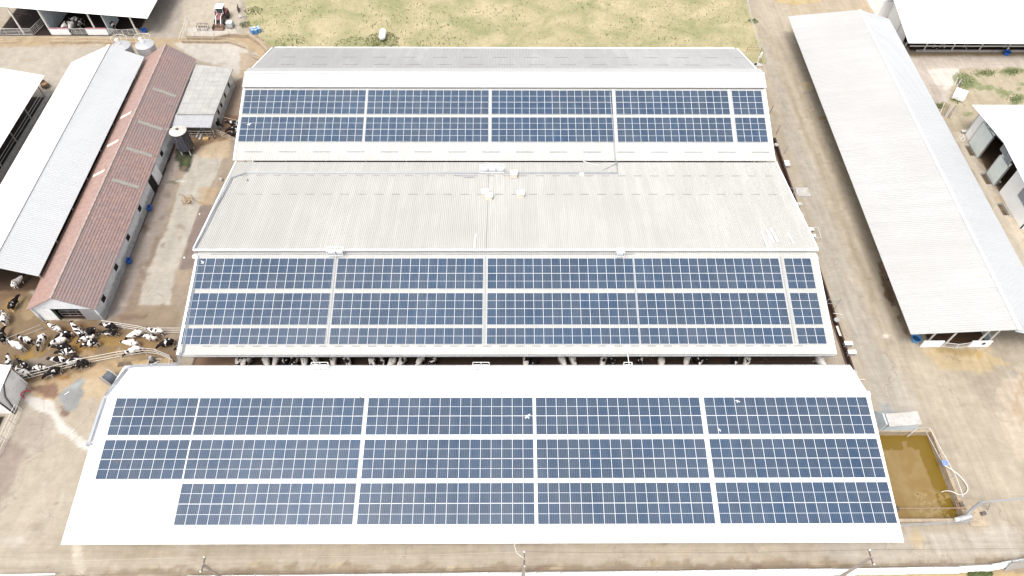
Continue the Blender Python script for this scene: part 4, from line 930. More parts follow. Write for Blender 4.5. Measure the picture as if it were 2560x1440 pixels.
# top left barn
bK = thing('cattle_barn', (-80, 118, 0), 'white roofed cow barn in the top left corner with gates across its bays', 'barn')
roof('main_roof', bK, (-65.3, 112.6, 3.8), (-65.2, 150, 3.8), (-95, 150, 6.1), (-95, 113.2, 6.1), 'white_y', pitch=.33)
zK = lambda x: 3.8+(-65.3-x)*(2.3/29.7)-.06
kx = [-94.5, -90.0, -84.8, -76.3, -68.9]
for xk in kx:
    mb = MB(); mb.box(xk-.11, xk+.11, 113.3, 113.52, 0, zK(xk)); mb.build('post', 'steel_white', bK)
for xa, xb, mt in ((-84.7, -81.2, 'wall_white'), (-78.0, -74.2, 'wall_white')):
    mb = MB(); mb.box(xa, xb, 113.2, 113.4, 0, 1.25); o = mb.build('low_wall', mt, bK)
    mb = MB(); mb.box(xa-.02, xb+.02, 113.15, 113.45, 1.25, 1.32); oo = mb.build('wall_coping', plain('pink_coping', (.40, .22, .24), .7), bK)
mb = MB(); mb.box(-84.75, -84.6, 113.5, 124, 0, zK(-84.7)-.05); mb.build('partition_wall', 'wall_blue', bK)
mb = MB(); mb.box(-74.1, -73.95, 113.5, 118, 0, zK(-74)-.05); mb.build('partition_wall', 'wall_blue', bK)
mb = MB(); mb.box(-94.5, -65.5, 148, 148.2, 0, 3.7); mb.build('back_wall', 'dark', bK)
gate('barn_gate', (-95.5, 113.2), (-88.0, 113.0), 1.35, 4, 'grey rail gate of the far left bay of the top left barn', 'rail gates of the top left barn', vertical=False)
gate('barn_gate', (-81.1, 113.3), (-78.1, 113.3), 1.25, 4, 'rail gate between the two white low walls of the top left barn', 'rail gates of the top left barn', vertical=False)
gate('barn_gate', (-74.0, 113.3), (-71.3, 112.9), 1.25, 4, 'left one of the paired rail gates near the grey feed silos', 'rail gates of the top left barn', vertical=False)
gate('barn_gate', (-71.2, 112.9), (-68.4, 113.3), 1.25, 4, 'right one of the paired rail gates near the grey feed silos', 'rail gates of the top left barn', vertical=False)
gate('barn_gate', (-88.0, 113.0), (-87.0, 118.5), 1.35, 4, 'grey rail gate swung open into the top left barn', 'rail gates of the top left barn', vertical=False)
# flat roofed annex and tin lean-to
bL = thing('flat_roof_annex', (-50, 93, 0), 'low flat roofed concrete annex against the red tiled barn', 'building')
mb = MB(); mb.hexa([(-53.0, 87.1, 3.0), (-46.9, 87.1, 3.0), (-46.8, 98.9, 3.0), (-53.3, 99.9, 3.0)], [(-53.0, 87.1, 3.18), (-46.9, 87.1, 3.18), (-46.8, 98.9, 3.18), (-53.3, 99.9, 3.18)])
MT['slab'] = None
m, t, b = nt('weathered_slab_roof'); v = pos(t)
br = t.nodes.new('ShaderNodeTexBrick'); t.links.new(v, br.inputs[0]); br.inputs['Scale'].default_value = 1; br.inputs['Brick Width'].default_value = 1.15; br.inputs['Row Height'].default_value = 1.15
br.offset = 0; br.inputs['Mortar Size'].default_value = .025; br.inputs[1].default_value = (.345, .335, .315, 1); br.inputs[2].default_value = (.375, .365, .34, 1); br.inputs[3].default_value = (.24, .23, .22, 1)
o_ = mixc(t, math_(t, 'MULTIPLY', ramp(t, noise(t, v, .8, 6, .7), .45, .75), .6), br.outputs[0], (.22, .215, .21))
t.links.new(o_, b.inputs['Base Color']); b.inputs['Roughness'].default_value = .9; MT['slab'] = m
mb.build('roof_slab', 'slab', bL)
mb = MB(); mb.box(-52.6, -47.3, 87.3, 98.6, 0, 3.0); mb.build('wall', 'wall_old', bL)
for yy in (89.2, 91.0, 93.5, 96.2): mb = MB(); mb.box(-47.32, -47.26, yy-.3, yy+.3, 1.4, 2.2); mb.build('window', 'dark', bL)
tb = thing('tin_canopy', (-50, 85.5, 0), 'small corrugated tin canopy over a dark cow pen below the flat annex', 'canopy')
c0, c1, c2, c3 = at(430, 318, 2.5), at(527, 319, 2.5), at(536, 287, 2.95), at(440, 284, 2.95)
mb = MB(); sheet(mb, c0, c1, c2, c3, pitch=.28, h=.05, ku=1); mb.build('tin_roof', ['galv', 'underside'], tb)
for q in (c0, c1): mb = MB(); mb.box(q.x-.35, q.x-.25, q.y+.1, q.y+.2, 0, 2.5); mb.build('post', 'steel_dark', tb)
mb = MB()
for z_ in (.6, 1.1, 1.6): mb.tube([(c0.x, c0.y+.15, z_), (c1.x, c1.y+.15, z_)], .025, 5)
for q in range(6): x_ = c0.x+(c1.x-c0.x)*q/5; mb.tube([(x_, c0.y+.15, .5), (x_, c0.y+.15, 1.7)], .025, 5)
mb.build('pen_rail', 'steel', tb)
# bottom left shed
bM = thing('white_shed', (-63, 38, 0), 'white shed corner with a dark drainpipe at the left edge', 'building')
roof('roof', bM, (-59.0, 36.3, 3.9), (-59.2, 40.7, 3.9), (-70, 40.7, 5.4), (-70, 36.3, 5.4), 'white_y', pitch=.33)
mb = MB(); mb.hexa([(-70, 36.3, 0), (-59.3, 36.3, 0), (-59.3, 40.4, 0), (-70, 40.4, 0)], [(-70, 36.3, 5.3), (-59.3, 36.3, 3.85), (-59.3, 40.4, 3.85), (-70, 40.4, 5.3)]); mb.build('wall', 'wall_white', bM)
mb = MB(); mb.tube([(-59.15, 40.2, 3.7), (-59.15, 38.3, 3.75), (-59.15, 37.2, 2.6), (-59.15, 36.6, .1)], .08, 7); mb.build('drainpipe', 'steel_dark', bM)
mb = MB(); mb.tube([(-59.2, 36.25, 3.7), (-59.2, 36.25, 0)], .09, 7); mb.build('corner_trim', 'black', bM)
p0, p1 = at(33, 1016, .2), at(-20, 1150, .2)
roof('lean_to_roof', bM, (-62.5, 26, 4.0), (-62.5, 36.2, 4.0), (-72, 36.2, 5.0), (-72, 26, 5.0), 'white_y', pitch=.33)
# little switch house by the slurry pit
bS = thing('pump_house', (46.3, 34.5, 0), 'small concrete pump house with a flat pale roof at the slurry pit', 'shed')
mb = MB(); mb.hexa([(44.5, 33.75, 0), (48.3, 33.8, 0), (48.3, 35.3, 0), (44.5, 35.2, 0)], [(44.6, 33.75, 1.9), (48.2, 33.8, 1.9), (48.2, 35.3, 1.9), (44.6, 35.2, 1.9)]); mb.build('wall', 'wall_blue', bS)
mb = MB(); mb.hexa([(44.4, 33.45, 1.92), (48.3, 33.75, 1.92), (48.35, 35.45, 1.92), (44.45, 35.05, 1.92)], [(44.4, 33.45, 2.06), (48.3, 33.75, 2.06), (48.35, 35.45, 2.06), (44.45, 35.05, 2.06)]); mb.build('roof_slab', 'concrete', bS)
mb = MB(); mb.add([(44.4, 33.8, 0), (44.4, 36.6, 0), (44.4, 35.2, 1.9), (44.4, 33.8, 1.9), (44.2, 33.8, 0), (44.2, 36.6, 0), (44.2, 35.2, 1.9), (44.2, 33.8, 1.9)], [(0, 1, 2, 3), (7, 6, 5, 4), (1, 5, 6, 2), (2, 6, 7, 3), (0, 3, 7, 4)]); mb.build('wing_wall', 'wall_blue', bS)

# ------------------------------------------------------------------ fences
def fence(name, pix, label, cat='fence', h=1.2, rails=(.55, 1.15), step=2.4, mat='steel_tan', r=.03, group=None, z=None, close=False, world=False, kerb=0, pw=.07):
    pts = [Vector((p[0], p[1], 0)) if world else at(p[0], p[1], h if z is None else z) for p in pix]
    for p in pts: p.z = 0
    f = thing(name, pts[0], label, cat, group)
    for z_ in rails:
        mb = MB(); mb.tube([p+Vector((0, 0, z_)) for p in pts], r, 6); mb.build('rail', mat, f)
    done = []
    for a, b_ in zip(pts[:-1], pts[1:]):
        n = max(1, round((b_-a).length/step))
        for i_ in range(n+1):
            p = a.lerp(b_, i_/n)
            if any((p-q).length < .3 for q in done): continue
            done.append(p)
            mb = MB(); mb.box(p.x-pw/2, p.x+pw/2, p.y-pw/2, p.y+pw/2, -.03, h+.02); mb.build('post', mat, f)
    if kerb:
        mb = MB()
        for a, b_ in zip(pts[:-1], pts[1:]): mb.beam(a+Vector((0, 0, kerb/2-.02)), b_+Vector((0, 0, kerb/2-.02)), .16, kerb)
        mb.build('kerb', 'concrete_tan', f)
    return f
# coordinates below are the tops of the rails as surveyed
fence('rail_fence', [(118, 95), (150, 93), (180, 95), (218, 93), (270, 95), (330, 96), (372, 97)], 'long tan rail fence in front of the top left barn, behind the two silos', kerb=.3)
fence('rail_fence', [(-20, 100), (10, 98), (45, 96)], 'short tan rail fence at the top left corner below the far barn gate', h=.9, rails=(.4, .85))
fence('rail_fence', [(450, 93), (475, 93), (530, 94), (569, 94), (612, 108), (630, 132), (655, 142)], 'tan rail fence on the near side of the bending cow lane behind the annex', kerb=.45)
fence('lane_wall_fence', [(461, 82), (485, 82), (533, 83), (570, 76), (617, 78), (646, 98), (668, 122)], 'rail fence on a low concrete wall between the cow lane and the tractor', kerb=.75, h=1.4, rails=(1.0, 1.35))
fence('crossing_fence', [(448, 92), (458, 66), (464, 42)], 'white rail fence leading up from the cow lane left of the metal frame', rails=(.6, 1.2), mat='steel_white')
fence('yard_fence', [(45, 938), (120, 918), (200, 897), (290, 880), (355, 870), (385, 873), (424, 889)], 'pale rail fence along the lower side of the cow crowd', h=1.5, rails=(.45, .95, 1.5), mat='steel_white', step=3.2)
fence('yard_fence', [(424, 889), (421, 914), (416, 926)], 'short braced fence end beside the conduits at the white roof corner', h=1.5, rails=(.6, 1.5), mat='steel_white')
fence('yard_fence', [(254, 801), (300, 808), (345, 815), (362, 820), (450, 820)], 'rail fence running from the tiled barn corner to the middle barn', h=1.5, rails=(.5, 1.0, 1.5), mat='steel_white', step=3)
fence('yard_fence', [(16, 846), (50, 832), (100, 812)], 'thin dark rail fence in front of the tiled barn gable', h=1.2, rails=(.5, 1.2), mat='steel', step=2)
fence('yard_fence', [(26, 925), (46, 945), (64, 962)], 'dark gate fence beside the white shed corner and the spotted cow', h=1.4, rails=(.4, .9, 1.4), mat='steel')
fence('shed_rail', [(37, 1010), (-20, 1130)], 'pale pipe rail in front of the dark shed bay at the left edge', h=1.5, rails=(.5, 1.0, 1.5), mat='steel_white', step=1.8)
fence('pen_fence', [(528, 319), (573, 338), (592, 349)], 'pale rail fence from the tin canopy to the back barn beside three black cows', h=1.4, rails=(.5, .95, 1.4), mat='steel_tan', step=1.7)
fence('pen_fence', [(545, 289), (580, 298), (600, 302)], 'thin rail fence from the annex corner to the back barn', h=1.4, rails=(.7, 1.4), mat='steel_tan')
fence('pond_railing', [(2280, 1082), (2293, 1070), (2325, 1070), (2357, 1131), (2390, 1190), (2408, 1240)], 'white railing along the right side of the slurry pit', h=1.1, rails=(.15, 1.1), mat='steel_white', step=3.4)
fence('mesh_railing', [(2251, 1311), (2310, 1307), (2370, 1304), (2433, 1302)], 'low grey mesh railing along the near side of the slurry pit', h=1.0, rails=(.15, .32, .49, .66, .83, 1.0), mat='steel', step=3, r=.018)
fence('wire_fence', [(1866, -20), (1880, 45), (1893, 85), (1903, 118)], 'thin wire fence between the dry meadow and the dirt road', h=1.2, rails=(.5, .85, 1.2), mat='steel_white', step=2.6, r=.014)
fence('wire_fence', [(1870, 118), (1905, 120), (1905, 150)], 'low dark rail fence around the valve slab beyond the back barn', h=1.0, rails=(.5, 1.0), mat='wood')
fence('wire_fence', [(596, -10), (612, 22), (604, 50), (590, 70)], 'wire fence between the tractor yard and the meadow', h=1.1, rails=(.5, 1.1), mat='steel', step=2.2, r=.014)
for (x_, y_, lb) in [((930, 60), (945, 108), 'left'), ((968, 56), (982, 104), 'right')]:
    fence('wire_fence', [x_, ((x_[0]+y_[0])/2, (x_[1]+y_[1])/2), y_], 'thin brown post fence on the %s of the white gas tank' % lb, h=1.0, rails=(.95,), mat='wood', step=2.4, r=.012)
gate('barn_door_rail', (-58.7, 50.3), (-55.4, 50.3), 1.3, 2, 'rails across the dark doorway of the red tiled barn', vertical=False, cat='rail', mat='steel')
fence('pen_rail', [(2072, 748), (2102, 748), (2092, 764)], 'open white rail end at the right corner of the middle barn', h=1.1, rails=(.1, 1.1), mat='steel', step=3)
fence('pen_rail', [(1975, 470), (1990, 472), (1982, 487), (1977, 487)], 'thin rail around the concrete cover right of the middle barn', h=1.0, rails=(1.0,), mat='steel', step=2)
fence('pen_rail', [(2036, 568), (2046, 570), (2053, 594), (2037, 595)], 'thin rail frame around the two pale covers right of the middle barn', h=1.0, rails=(1.0,), mat='steel_white', step=2)

# ------------------------------------------------------------------ cows
def skin_mesh(name, verts, edges, radii, sub=1):
    me = bpy.data.meshes.new(name+'_src'); me.from_pydata(verts, edges, [])
    o = bpy.data.objects.new(name+'_src', me); COL.objects.link(o)
    o.modifiers.new('skin', 'SKIN')
    sv = me.skin_vertices[0].data
    for i_, r_ in enumerate(radii): sv[i_].radius = (r_[0]*1.16, r_[1]*1.16) if isinstance(r_, tuple) else (r_, r_)
    sv[0].use_root = True
    ss = o.modifiers.new('sub', 'SUBSURF'); ss.levels = sub; ss.render_levels = sub
    dg = bpy.context.evaluated_depsgraph_get(); dg.update()
    m2 = bpy.data.meshes.new_from_object(o.evaluated_get(dg)); m2.name = name
    bpy.data.objects.remove(o); m2.materials.clear(); m2.materials.append(MT['cow'])
    m2.polygons.foreach_set('use_smooth', [True]*len(m2.polygons))
    return m2
def cow_pose(k, bend, headz, stride, lie=False):
    v = []; e = []; r = []
    def add(p, rad, par=None):
        v.append(p); r.append(rad)
        if par is not None: e.append((par, len(v)-1))
        return len(v)-1
    dz = -.72 if lie else 0
    mid = add((-.10, 0, 1.02+dz), (.36, .40))
    hip = add((-.62, 0, 1.12+dz), (.31, .33), mid); rump = add((-1.0, 0, 1.14+dz), (.25, .25), hip)
    ch = add((.40, 0, 1.05+dz), (.34, .36), mid); sh = add((.74, .02*bend, 1.14+dz), (.24, .30), ch)
    nk = add((1.06, .16*bend, 1.14+(headz-1.2)*.5+dz), (.165, .21), sh)
    pl = add((1.32, .32*bend, headz+dz), (.14, .145), nk); fc = add((1.50, .46*bend, headz-.15+dz), (.115, .115), pl); ms = add((1.66, .56*bend, headz-.30+dz), (.085, .08), fc)
    for s_ in (-1, 1):
        ea = add((1.30, .34*bend+s_*.14, headz+.03+dz), .045, pl); add((1.24, .34*bend+s_*.30, headz+.0+dz), .035, ea)
    tl = add((-1.12, 0, 1.02+dz), .035, rump); tl2 = add((-1.16, .02, .70+dz*.6), .028, tl); add((-1.15, .04, .40+dz*.3), .04, tl2)
    for s_ in (-1, 1):
        st = stride*s_
        if lie:
            a = add((-.70, s_*.34, .30), .12, hip); b_ = add((-.35, s_*.48, .14), .08, a); add((-.75, s_*.52, .07), .05, b_)
            a = add((.52, s_*.26, .26), .09, ch); b_ = add((.85, s_*.30, .10), .06, a); add((.62, s_*.34, .06), .045, b_)
        else:
            a = add((-.68, s_*.20, .82), (.15, .17), hip); b_ = add((-.62+st*.10, s_*.22, .56), (.085, .09), a); c = add((-.82+st*.22, s_*.21, .40), .055, b_); add((-.74+st*.34, s_*.21, .03), .05, c)
            a = add((.50, s_*.17, .76), (.11, .13), ch); b_ = add((.52-st*.14, s_*.18, .42), .06, a); add((.50-st*.26, s_*.18, .03), .048, b_)
    return skin_mesh('cow', v, e, r)
POSES = [cow_pose(0, 0, 1.22, .7), cow_pose(1, .9, 1.18, -.6), cow_pose(2, -.9, 1.18, .6), cow_pose(3, .2, .80, .4), cow_pose(4, -.4, 1.42, -.4), cow_pose(5, .5, .72, .1)]
LYING = cow_pose(6, .5, 1.25, 0, True)
udder = MB(); 
def ell(mb, c, rx, ry, rz, n=8, m=6, k=None):
    vs = []; fs = []
    for i_ in range(1, m):
        a = math.pi*i_/m
        for j_ in range(n): q = 2*math.pi*j_/n; vs.append((c[0]+rx*math.sin(a)*math.cos(q), c[1]+ry*math.sin(a)*math.sin(q), c[2]+rz*math.cos(a)))
    vs += [(c[0], c[1], c[2]+rz), (c[0], c[1], c[2]-rz)]; T, B = len(vs)-2, len(vs)-1
    for i_ in range(m-2):
        for j_ in range(n): fs.append((i_*n+j_, (i_+1)*n+j_, (i_+1)*n+(j_+1) % n, i_*n+(j_+1) % n))
    for j_ in range(n): fs.append((T, j_, (j_+1) % n)); fs.append((B, (m-2)*n+(j_+1) % n, (m-2)*n+j_))
    return mb.add(vs, fs, k)
ell(udder, (-.50, 0, .66), .20, .17, .16)
for a_, b__ in ((-.58, .07), (-.58, -.07), (-.42, .07), (-.42, -.07)): udder.tube([(a_, b__, .54), (a_, b__, .46)], .022, 5)
_ud = udder.build('udder', 'ear_pink'); UD = _ud.data; bpy.data.objects.remove(_ud)
def cow(x, y, ang, white, pose, label, group, scale=1., lying=False):
    o = bpy.data.objects.new('cow', LYING if lying else POSES[pose % len(POSES)]); COL.objects.link(o)
    o.location = (x, y, 0); o.rotation_euler = (0, 0, ang); o.scale = (scale,)*3; o.color = (white, 0, 0, 1)
    tag(o, label, 'cow', group)
    if not lying:
        u = bpy.data.objects.new('udder', UD); COL.objects.link(u); u.parent = o
    return o
def cow_px(hx, hy, tx, ty, white, pose, label, group='cows crowding in the lower left yard', sc=None):
    a, b_ = at(hx, hy, 1.15), at(tx, ty, 1.15); dv = a-b_; c = (a+b_)/2
    s_ = sc or min(1.06, max(.88, dv.length/2.75))
    ang = math.atan2(dv.y, dv.x); off = .30*s_
    cow(c.x-off*math.cos(ang), c.y-off*math.sin(ang), ang, white, pose, label, group, s_)
YC = [
 (56, 686, 33, 708, .60, 4, 'white cow with black shoulders half under the grey barn eave at the left edge'),
 (47, 733, 19, 769, .06, 0, 'black cow walking away alone left of the tiled barn'),
 (10, 769, 7, 806, .66, 1, 'white cow with black spots at the left edge below the lone black cow'),
 (2, 815, 4, 854, .16, 2, 'mostly black cow cut off by the left edge above the yard rail'),
 (17, 884, 21, 913, .50, 0, 'striped black and white cow facing up beside the white shed roof'),
 (15, 848, 54, 870, .86, 0, 'white cow with few small spots at the left of the herd'),
 (35, 841, 77, 851, .56, 2, 'black and white cow directly behind the few spotted white cow'),
 (88, 868, 106, 837, .62, 3, 'white backed cow facing down with its head lowered, left of the herd centre'),
 (113, 808, 148, 822, .72, 4, 'white cow with a black flank patch right in front of the white gable wall'),
 (127, 842, 177, 830, .34, 3, 'black cow with a white shoulder band in the middle of the herd'),
 (113, 858, 162, 845, .70, 3, 'white speckled cow walking left in the middle of the herd'),
 (124, 866, 176, 866, .08, 0, 'nearly black cow below the white speckled cow in mid herd'),
 (131, 881, 184, 876, .46, 0, 'black and white cow walking left just below the nearly black cow'),
 (112, 895, 160, 897, .48, 0, 'cow with a brownish neck and white rump, third row up from the fence'),
 (152, 909, 195, 892, .42, 3, 'black headed cow with a grey white rump, right of the brownish necked cow'),
 (171, 914, 221, 903, .12, 3, 'black cow pressed against the lower fence, right hand one'),
 (96, 940, 150, 919, .14, 3, 'black cow with a thin white neck band against the lower fence'),
 (66, 922, 108, 915, .44, 0, 'black cow with a white rump left of the white banded cow at the fence'),
 (28, 921, 73, 935, .74, 2, 'white dappled cow by the shed corner at the fence end'),
 (42, 896, 62, 916, .24, 0, 'dark cow with a white back patch between the shed and the herd'),
 (174, 806, 205, 835, .72, 4, 'white cow with its head up at the doorway of the tiled barn'),
 (190, 842, 235, 819, .14, 3, 'black cow with a white shoulder below the corrugated panel'),
 (188, 850, 229, 838, .50, 3, 'black and white cow left of the cow at the wet streak'),
 (193, 860, 242, 853, .46, 3, 'cow with black middle and white rump beside the wet streak'),
 (246, 808, 287, 815, .40, 0, 'black cow with a white collar at the right gable corner'),
 (242, 829, 290, 828, .34, 1, 'greyish dark cow with a white spine standing alone, right of the gable'),
 (307, 842, 351, 828, .72, 3, 'white cow with a dark head between the two fences'),
 (361, 822, 405, 826, .68, 4, 'white and black cow closest to the upper rail fence'),
 (349, 837, 386, 841, .60, 0, 'white cow with one dark belt beside the upper fence cow'),
 (387, 862, 428, 850, .30, 3, 'black cow with a white rump at the middle barn entrance'),
 (299, 853, 338, 855, 1.0, 0, 'completely white cow in the passage'),
 (300, 882, 348, 867, .64, 3, 'white cow with a black head leaning over the lower fence bend'),
 (436, 866, 470, 860, .40, 3, 'cow half hidden under the edge of the middle barn roof'),
]
for q in YC: cow_px(*q)
# feed lane between the middle and the front barn: seen from above along the open gap
FL = [(598, .55), (616, .70), (668, .90), (691, .72), (714, .12), (735, .45), (762, .62), (788, .66), (832, .95), (868, .55), (930, .62), (955, .38), (979, .98), (1003, .86), (1048, .78), (1082, .48),
      (1316, .55), (1336, .10), (1405, .85), (1435, .95), (1506, .66), (1530, .08), (1600, .32), (1652, .86), (1714, .60), (1743, .14), (1757, .4), (1836, .2), (1863, .92), (2052, .9)]
lane_cows = []
def fw(w): return 'almost all white' if w > .84 else ('mostly white' if w > .6 else ('black and white' if w > .3 else 'mostly black'))
for i_, (px, w_) in enumerate(FL):
    p = at(px, 897, 1.2); nb = (FL[i_-1][0] if i_ else 460, FL[i_+1][0] if i_ < len(FL)-1 else 2090)
    ends = ''
    cow(p.x+random.uniform(-.1, .1), 42.65+random.uniform(-.25, .3), -math.pi/2+random.uniform(-.6, .6), w_, [3, 5, 0, 1, 2][i_ % 5],
        '%s cow, %s from left in the dark gap above the white roof' % (fw(w_), ORD[i_] if i_ < 16 else (['seventeenth', 'eighteenth', 'nineteenth', 'twentieth', 'twenty-first', 'twenty-second', 'twenty-third', 'twenty-fourth', 'twenty-fifth', 'twenty-sixth', 'twenty-seventh', 'twenty-eighth', 'twenty-ninth', 'thirtieth'][i_-16])),
        'cows at the feed kerb between the middle and front barns', 1.0)
for (hx, hy, tx, ty, w_, ps, lb) in [(170, 45, 193, 48, .62, 0, 'black and white cow at the back of the pale blue walled bay'), (190, 62, 200, 52, .35, 3, 'dark cow with white face patches right of the blue walled bay middle'),
                                     (155, 67, 165, 60, .75, 3, 'white faced cow at the far left rail of the blue walled bay'), (173, 69, 178, 60, .8, 3, 'white headed cow looking over the rail between the low walls'),
                                     (283, 68, 279, 55, .5, 0, 'black and white cow in the bay behind the paired gates')]:
    cow_px(hx, hy, tx, ty, w_, ps, lb, 'cows inside the top left barn', 1.0)
for (x_, w_, lb) in [(76.5+2.3, .6, 'left cow of the pair at the first post of the top right barn'), (79.9, .7, 'right cow of the pair at the first post of the top right barn'), (84.4, .8, 'pale cow under the middle of the visible top right barn rail'), (91.8, .75, 'pale cow at the rail behind the blue tub of the top right barn')]:
    cow(x_, 110.2, -math.pi/2+random.uniform(-.3, .3), w_, 3, lb, 'cows at the feed rail of the top right barn', 1.0)
for (hx, hy, tx, ty, w_, ps, lb) in [(565, 304, 598, 310, .18, 0, 'upper one of three black cows between the pen rail and the back barn'), (566, 322, 600, 318, .10, 1, 'middle one of three black cows between the pen rail and the back barn'),
                                     (566, 334, 598, 332, .14, 0, 'lower one of three black cows behind the pale pen rail'), (548, 314, 538, 296, .16, 1, 'black cow with a white face stepping out from the tin canopy')]:
    cow_px(hx, hy, tx, ty, w_, ps, lb, 'cows beside the tin canopy', 1.0)

# ------------------------------------------------------------------ silos and tanks
def silo(cx, cy, rad, zt_, label):
    s = thing('feed_silo', (cx, cy, 0), label, 'silo', 'grey feed silos behind the barns')
    mb = MB(); mb.lathe([(.25, 1.2), (rad, 2.3), (rad, zt_), (rad+.04, zt_), (rad+.04, zt_+.06), (rad*.55, zt_+.32), (.3, zt_+.45), (.28, zt_+.55), (0.02, zt_+.56)], (cx, cy, 0), 24); mb.build('tank', 'galv', s, smooth=False)
    for q in range(4):
        a = q*math.pi/2+.6; mb = MB(); mb.beam((cx+rad*math.cos(a), cy+rad*math.sin(a), 0), (cx+rad*math.cos(a), cy+rad*math.sin(a), 2.5), .12); mb.build('leg', 'steel', s)
    mb = MB(); mb.tube([(cx-.15, cy+.1, zt_+.45), (cx-.35, cy+.05, zt_+1.25)], .30, 12); mb.build('filler_pipe', 'white', s)
    mb = MB(); n = 15; mb.tube([(cx-.2+1.35*math.cos(math.pi*(.0+1.15*i_/n)), cy+.7+.9*math.sin(math.pi*(1.15*i_/n)), zt_+1.15) for i_ in range(n+1)], .035, 5)
    for i_ in (0, 7, 15): a = math.pi*1.15*i_/n; mb.tube([(cx-.2+1.35*math.cos(a), cy+.7+.9*math.sin(a), zt_+1.15), (cx-.2+1.2*math.cos(a), cy+.5+.8*math.sin(a), zt_+.05)], .025, 4)
    mb.build('guard_rail', 'cream', s)
    mb = MB(); mb.lathe([(.22, 0), (.22, .08), (.02, .09)], (cx+.3, cy-.75, zt_+.2), 12); mb.build('hatch', 'galv', s)
    mb = MB()
    for s_ in (-.18, .18): mb.beam((cx-.9+s_, cy-rad-.02+.45, .5), (cx-.9+s_, cy-rad+.43, zt_+.1), .04)
    mb.build('ladder', 'steel', s)
silo(-66.5, 103.1, 1.55, 4.6, 'left one of two squat grey feed silos behind the metal barn')
silo(-62.6, 103.5, 1.55, 4.6, 'right one of two squat grey feed silos, beside the red tiled roof end')
cx, cy = -50.85, 81.75
s = thing('old_silo', (cx, cy, 0), 'blackened round silo on short legs with a pale lid beside the tin canopy', 'silo')
mb = MB(); mb.lathe([(.3, .35), (1.12, 1.0), (1.25, 1.1), (1.25, 4.3)], (cx, cy, 0), 28); mb.build('tank', 'silo_dark', s)
mb = MB(); mb.lathe([(1.3, 4.3), (1.3, 4.36), (.3, 4.62), (.28, 4.62)], (cx, cy, 0), 28); l_ = mb.build('lid', 'silo_top', s)
mb = MB(); mb.lathe([(.22, 4.6), (.22, 4.78), (.02, 4.79)], (cx, cy, 0), 14); mb.build('filler_cap', 'steel_dark', s)
mb = MB(); mb.tube([(cx, cy, 4.75), (cx-1.2, cy+.1, 4.6), (cx-2.0, cy+.1, 4.55)], .03, 5); mb.build('pull_bar', 'steel', s)
for q in range(4): a = q*math.pi/2+.7; mb = MB(); mb.beam((cx+1.0*math.cos(a), cy+1.0*math.sin(a), 0), (cx+1.0*math.cos(a), cy+1.0*math.sin(a), 1.1), .12); mb.build('leg', 'steel_white', s)
# white gas tank in the meadow
p = at(957, 84, .9); g_ = thing('gas_tank', (p.x, p.y, 0), 'white capsule shaped gas tank standing in the meadow', 'tank')
mb = MB(); r_ = .62; pts_ = []; rr_ = []
for i_ in range(7): a = math.pi/2*i_/6; pts_.append((p.x, p.y-1.15-r_*.8*math.cos(a), .95)); rr_.append(max(.03, r_*math.sin(a)))
for i_ in range(7): a = math.pi/2*(6-i_)/6; pts_.append((p.x, p.y+.55+r_*.8*math.cos(a), .95)); rr_.append(max(.03, r_*math.sin(a)))
mb.tube(pts_, rr_, 20); mb.build('tank', 'white', g_, smooth=True)
mb = MB(); mb.lathe([(.16, 0), (.16, .18), (.02, .19)], (p.x, p.y-.1, 1.52), 12); mb.build('valve_cover', 'steel_white', g_)
for yy in (-1.0, .4):
    for s_ in (-.35, .35): mb = MB(); mb.box(p.x+s_-.06, p.x+s_+.06, p.y+yy-.08, p.y+yy+.08, 0, .6); mb.build('foot', 'steel', g_)

# ------------------------------------------------------------------ tractor with loader bucket
tp = at(552, 50, .0); tx, ty = tp.x+.35, tp.y-.2
T = thing('tractor', (tx, ty, 0), 'old red tractor with a white cab roof parked beyond the cow lane', 'tractor', local=True, rz=0)
def wheel(x, y, rad, w, nm='wheel'):
    mb = MB(); prof = [(rad*.55, -w/2), (rad*.93, -w/2), (rad, -w*.32), (rad, w*.32), (rad*.93, w/2), (rad*.55, w/2)]
    n = 22; vs = []; fs = []
    for r_, d_ in prof:
        for j_ in range(n): q = 2*math.pi*j_/n; vs.append((d_, r_*math.cos(q), rad+r_*math.sin(q)))
    for i_ in range(len(prof)-1):
        for j_ in range(n): fs.append((i_*n+j_, i_*n+(j_+1) % n, (i_+1)*n+(j_+1) % n, (i_+1)*n+j_))
    mb.add([(x+v_[0], y+v_[1], v_[2]) for v_ in vs], fs)
    for j_ in range(n):                                # tread lugs
        q = 2*math.pi*j_/n; mb.beam((x-w*.48, y+rad*1.01*math.cos(q), rad+rad*1.01*math.sin(q)), (x+w*.48, y+rad*1.01*math.cos(q+.12), rad+rad*1.01*math.sin(q+.12)), .05, .05)
    o = mb.build(nm, 'black', T)
    o2 = None
    mb = MB(); mb.tube([(x-w*.2, y, rad), (x+w*.2, y, rad)], rad*.57, 16); mb.tube([(x-w*.45, y, rad), (x+w*.45, y, rad)], rad*.16, 8)
    mb.build('rim', 'rim', o)
for s_ in (-1, 1): wheel(s_*.92, 1.05, .78, .42); wheel(s_*.80, -1.25, .48, .28)
mb = MB(); mb.hexa([(-.30, -1.75, .75), (.30, -1.75, .75), (.36, .1, .75), (-.36, .1, .75)], [(-.26, -1.70, 1.35), (.26, -1.70, 1.35), (.33, .1, 1.55), (-.33, .1, 1.55)]); mb.build('bonnet', 'red', T, bevel=.05)
mb = MB(); mb.box(-.26, .26, -1.79, -1.755, .8, 1.28); mb.build('grille', 'black', T)
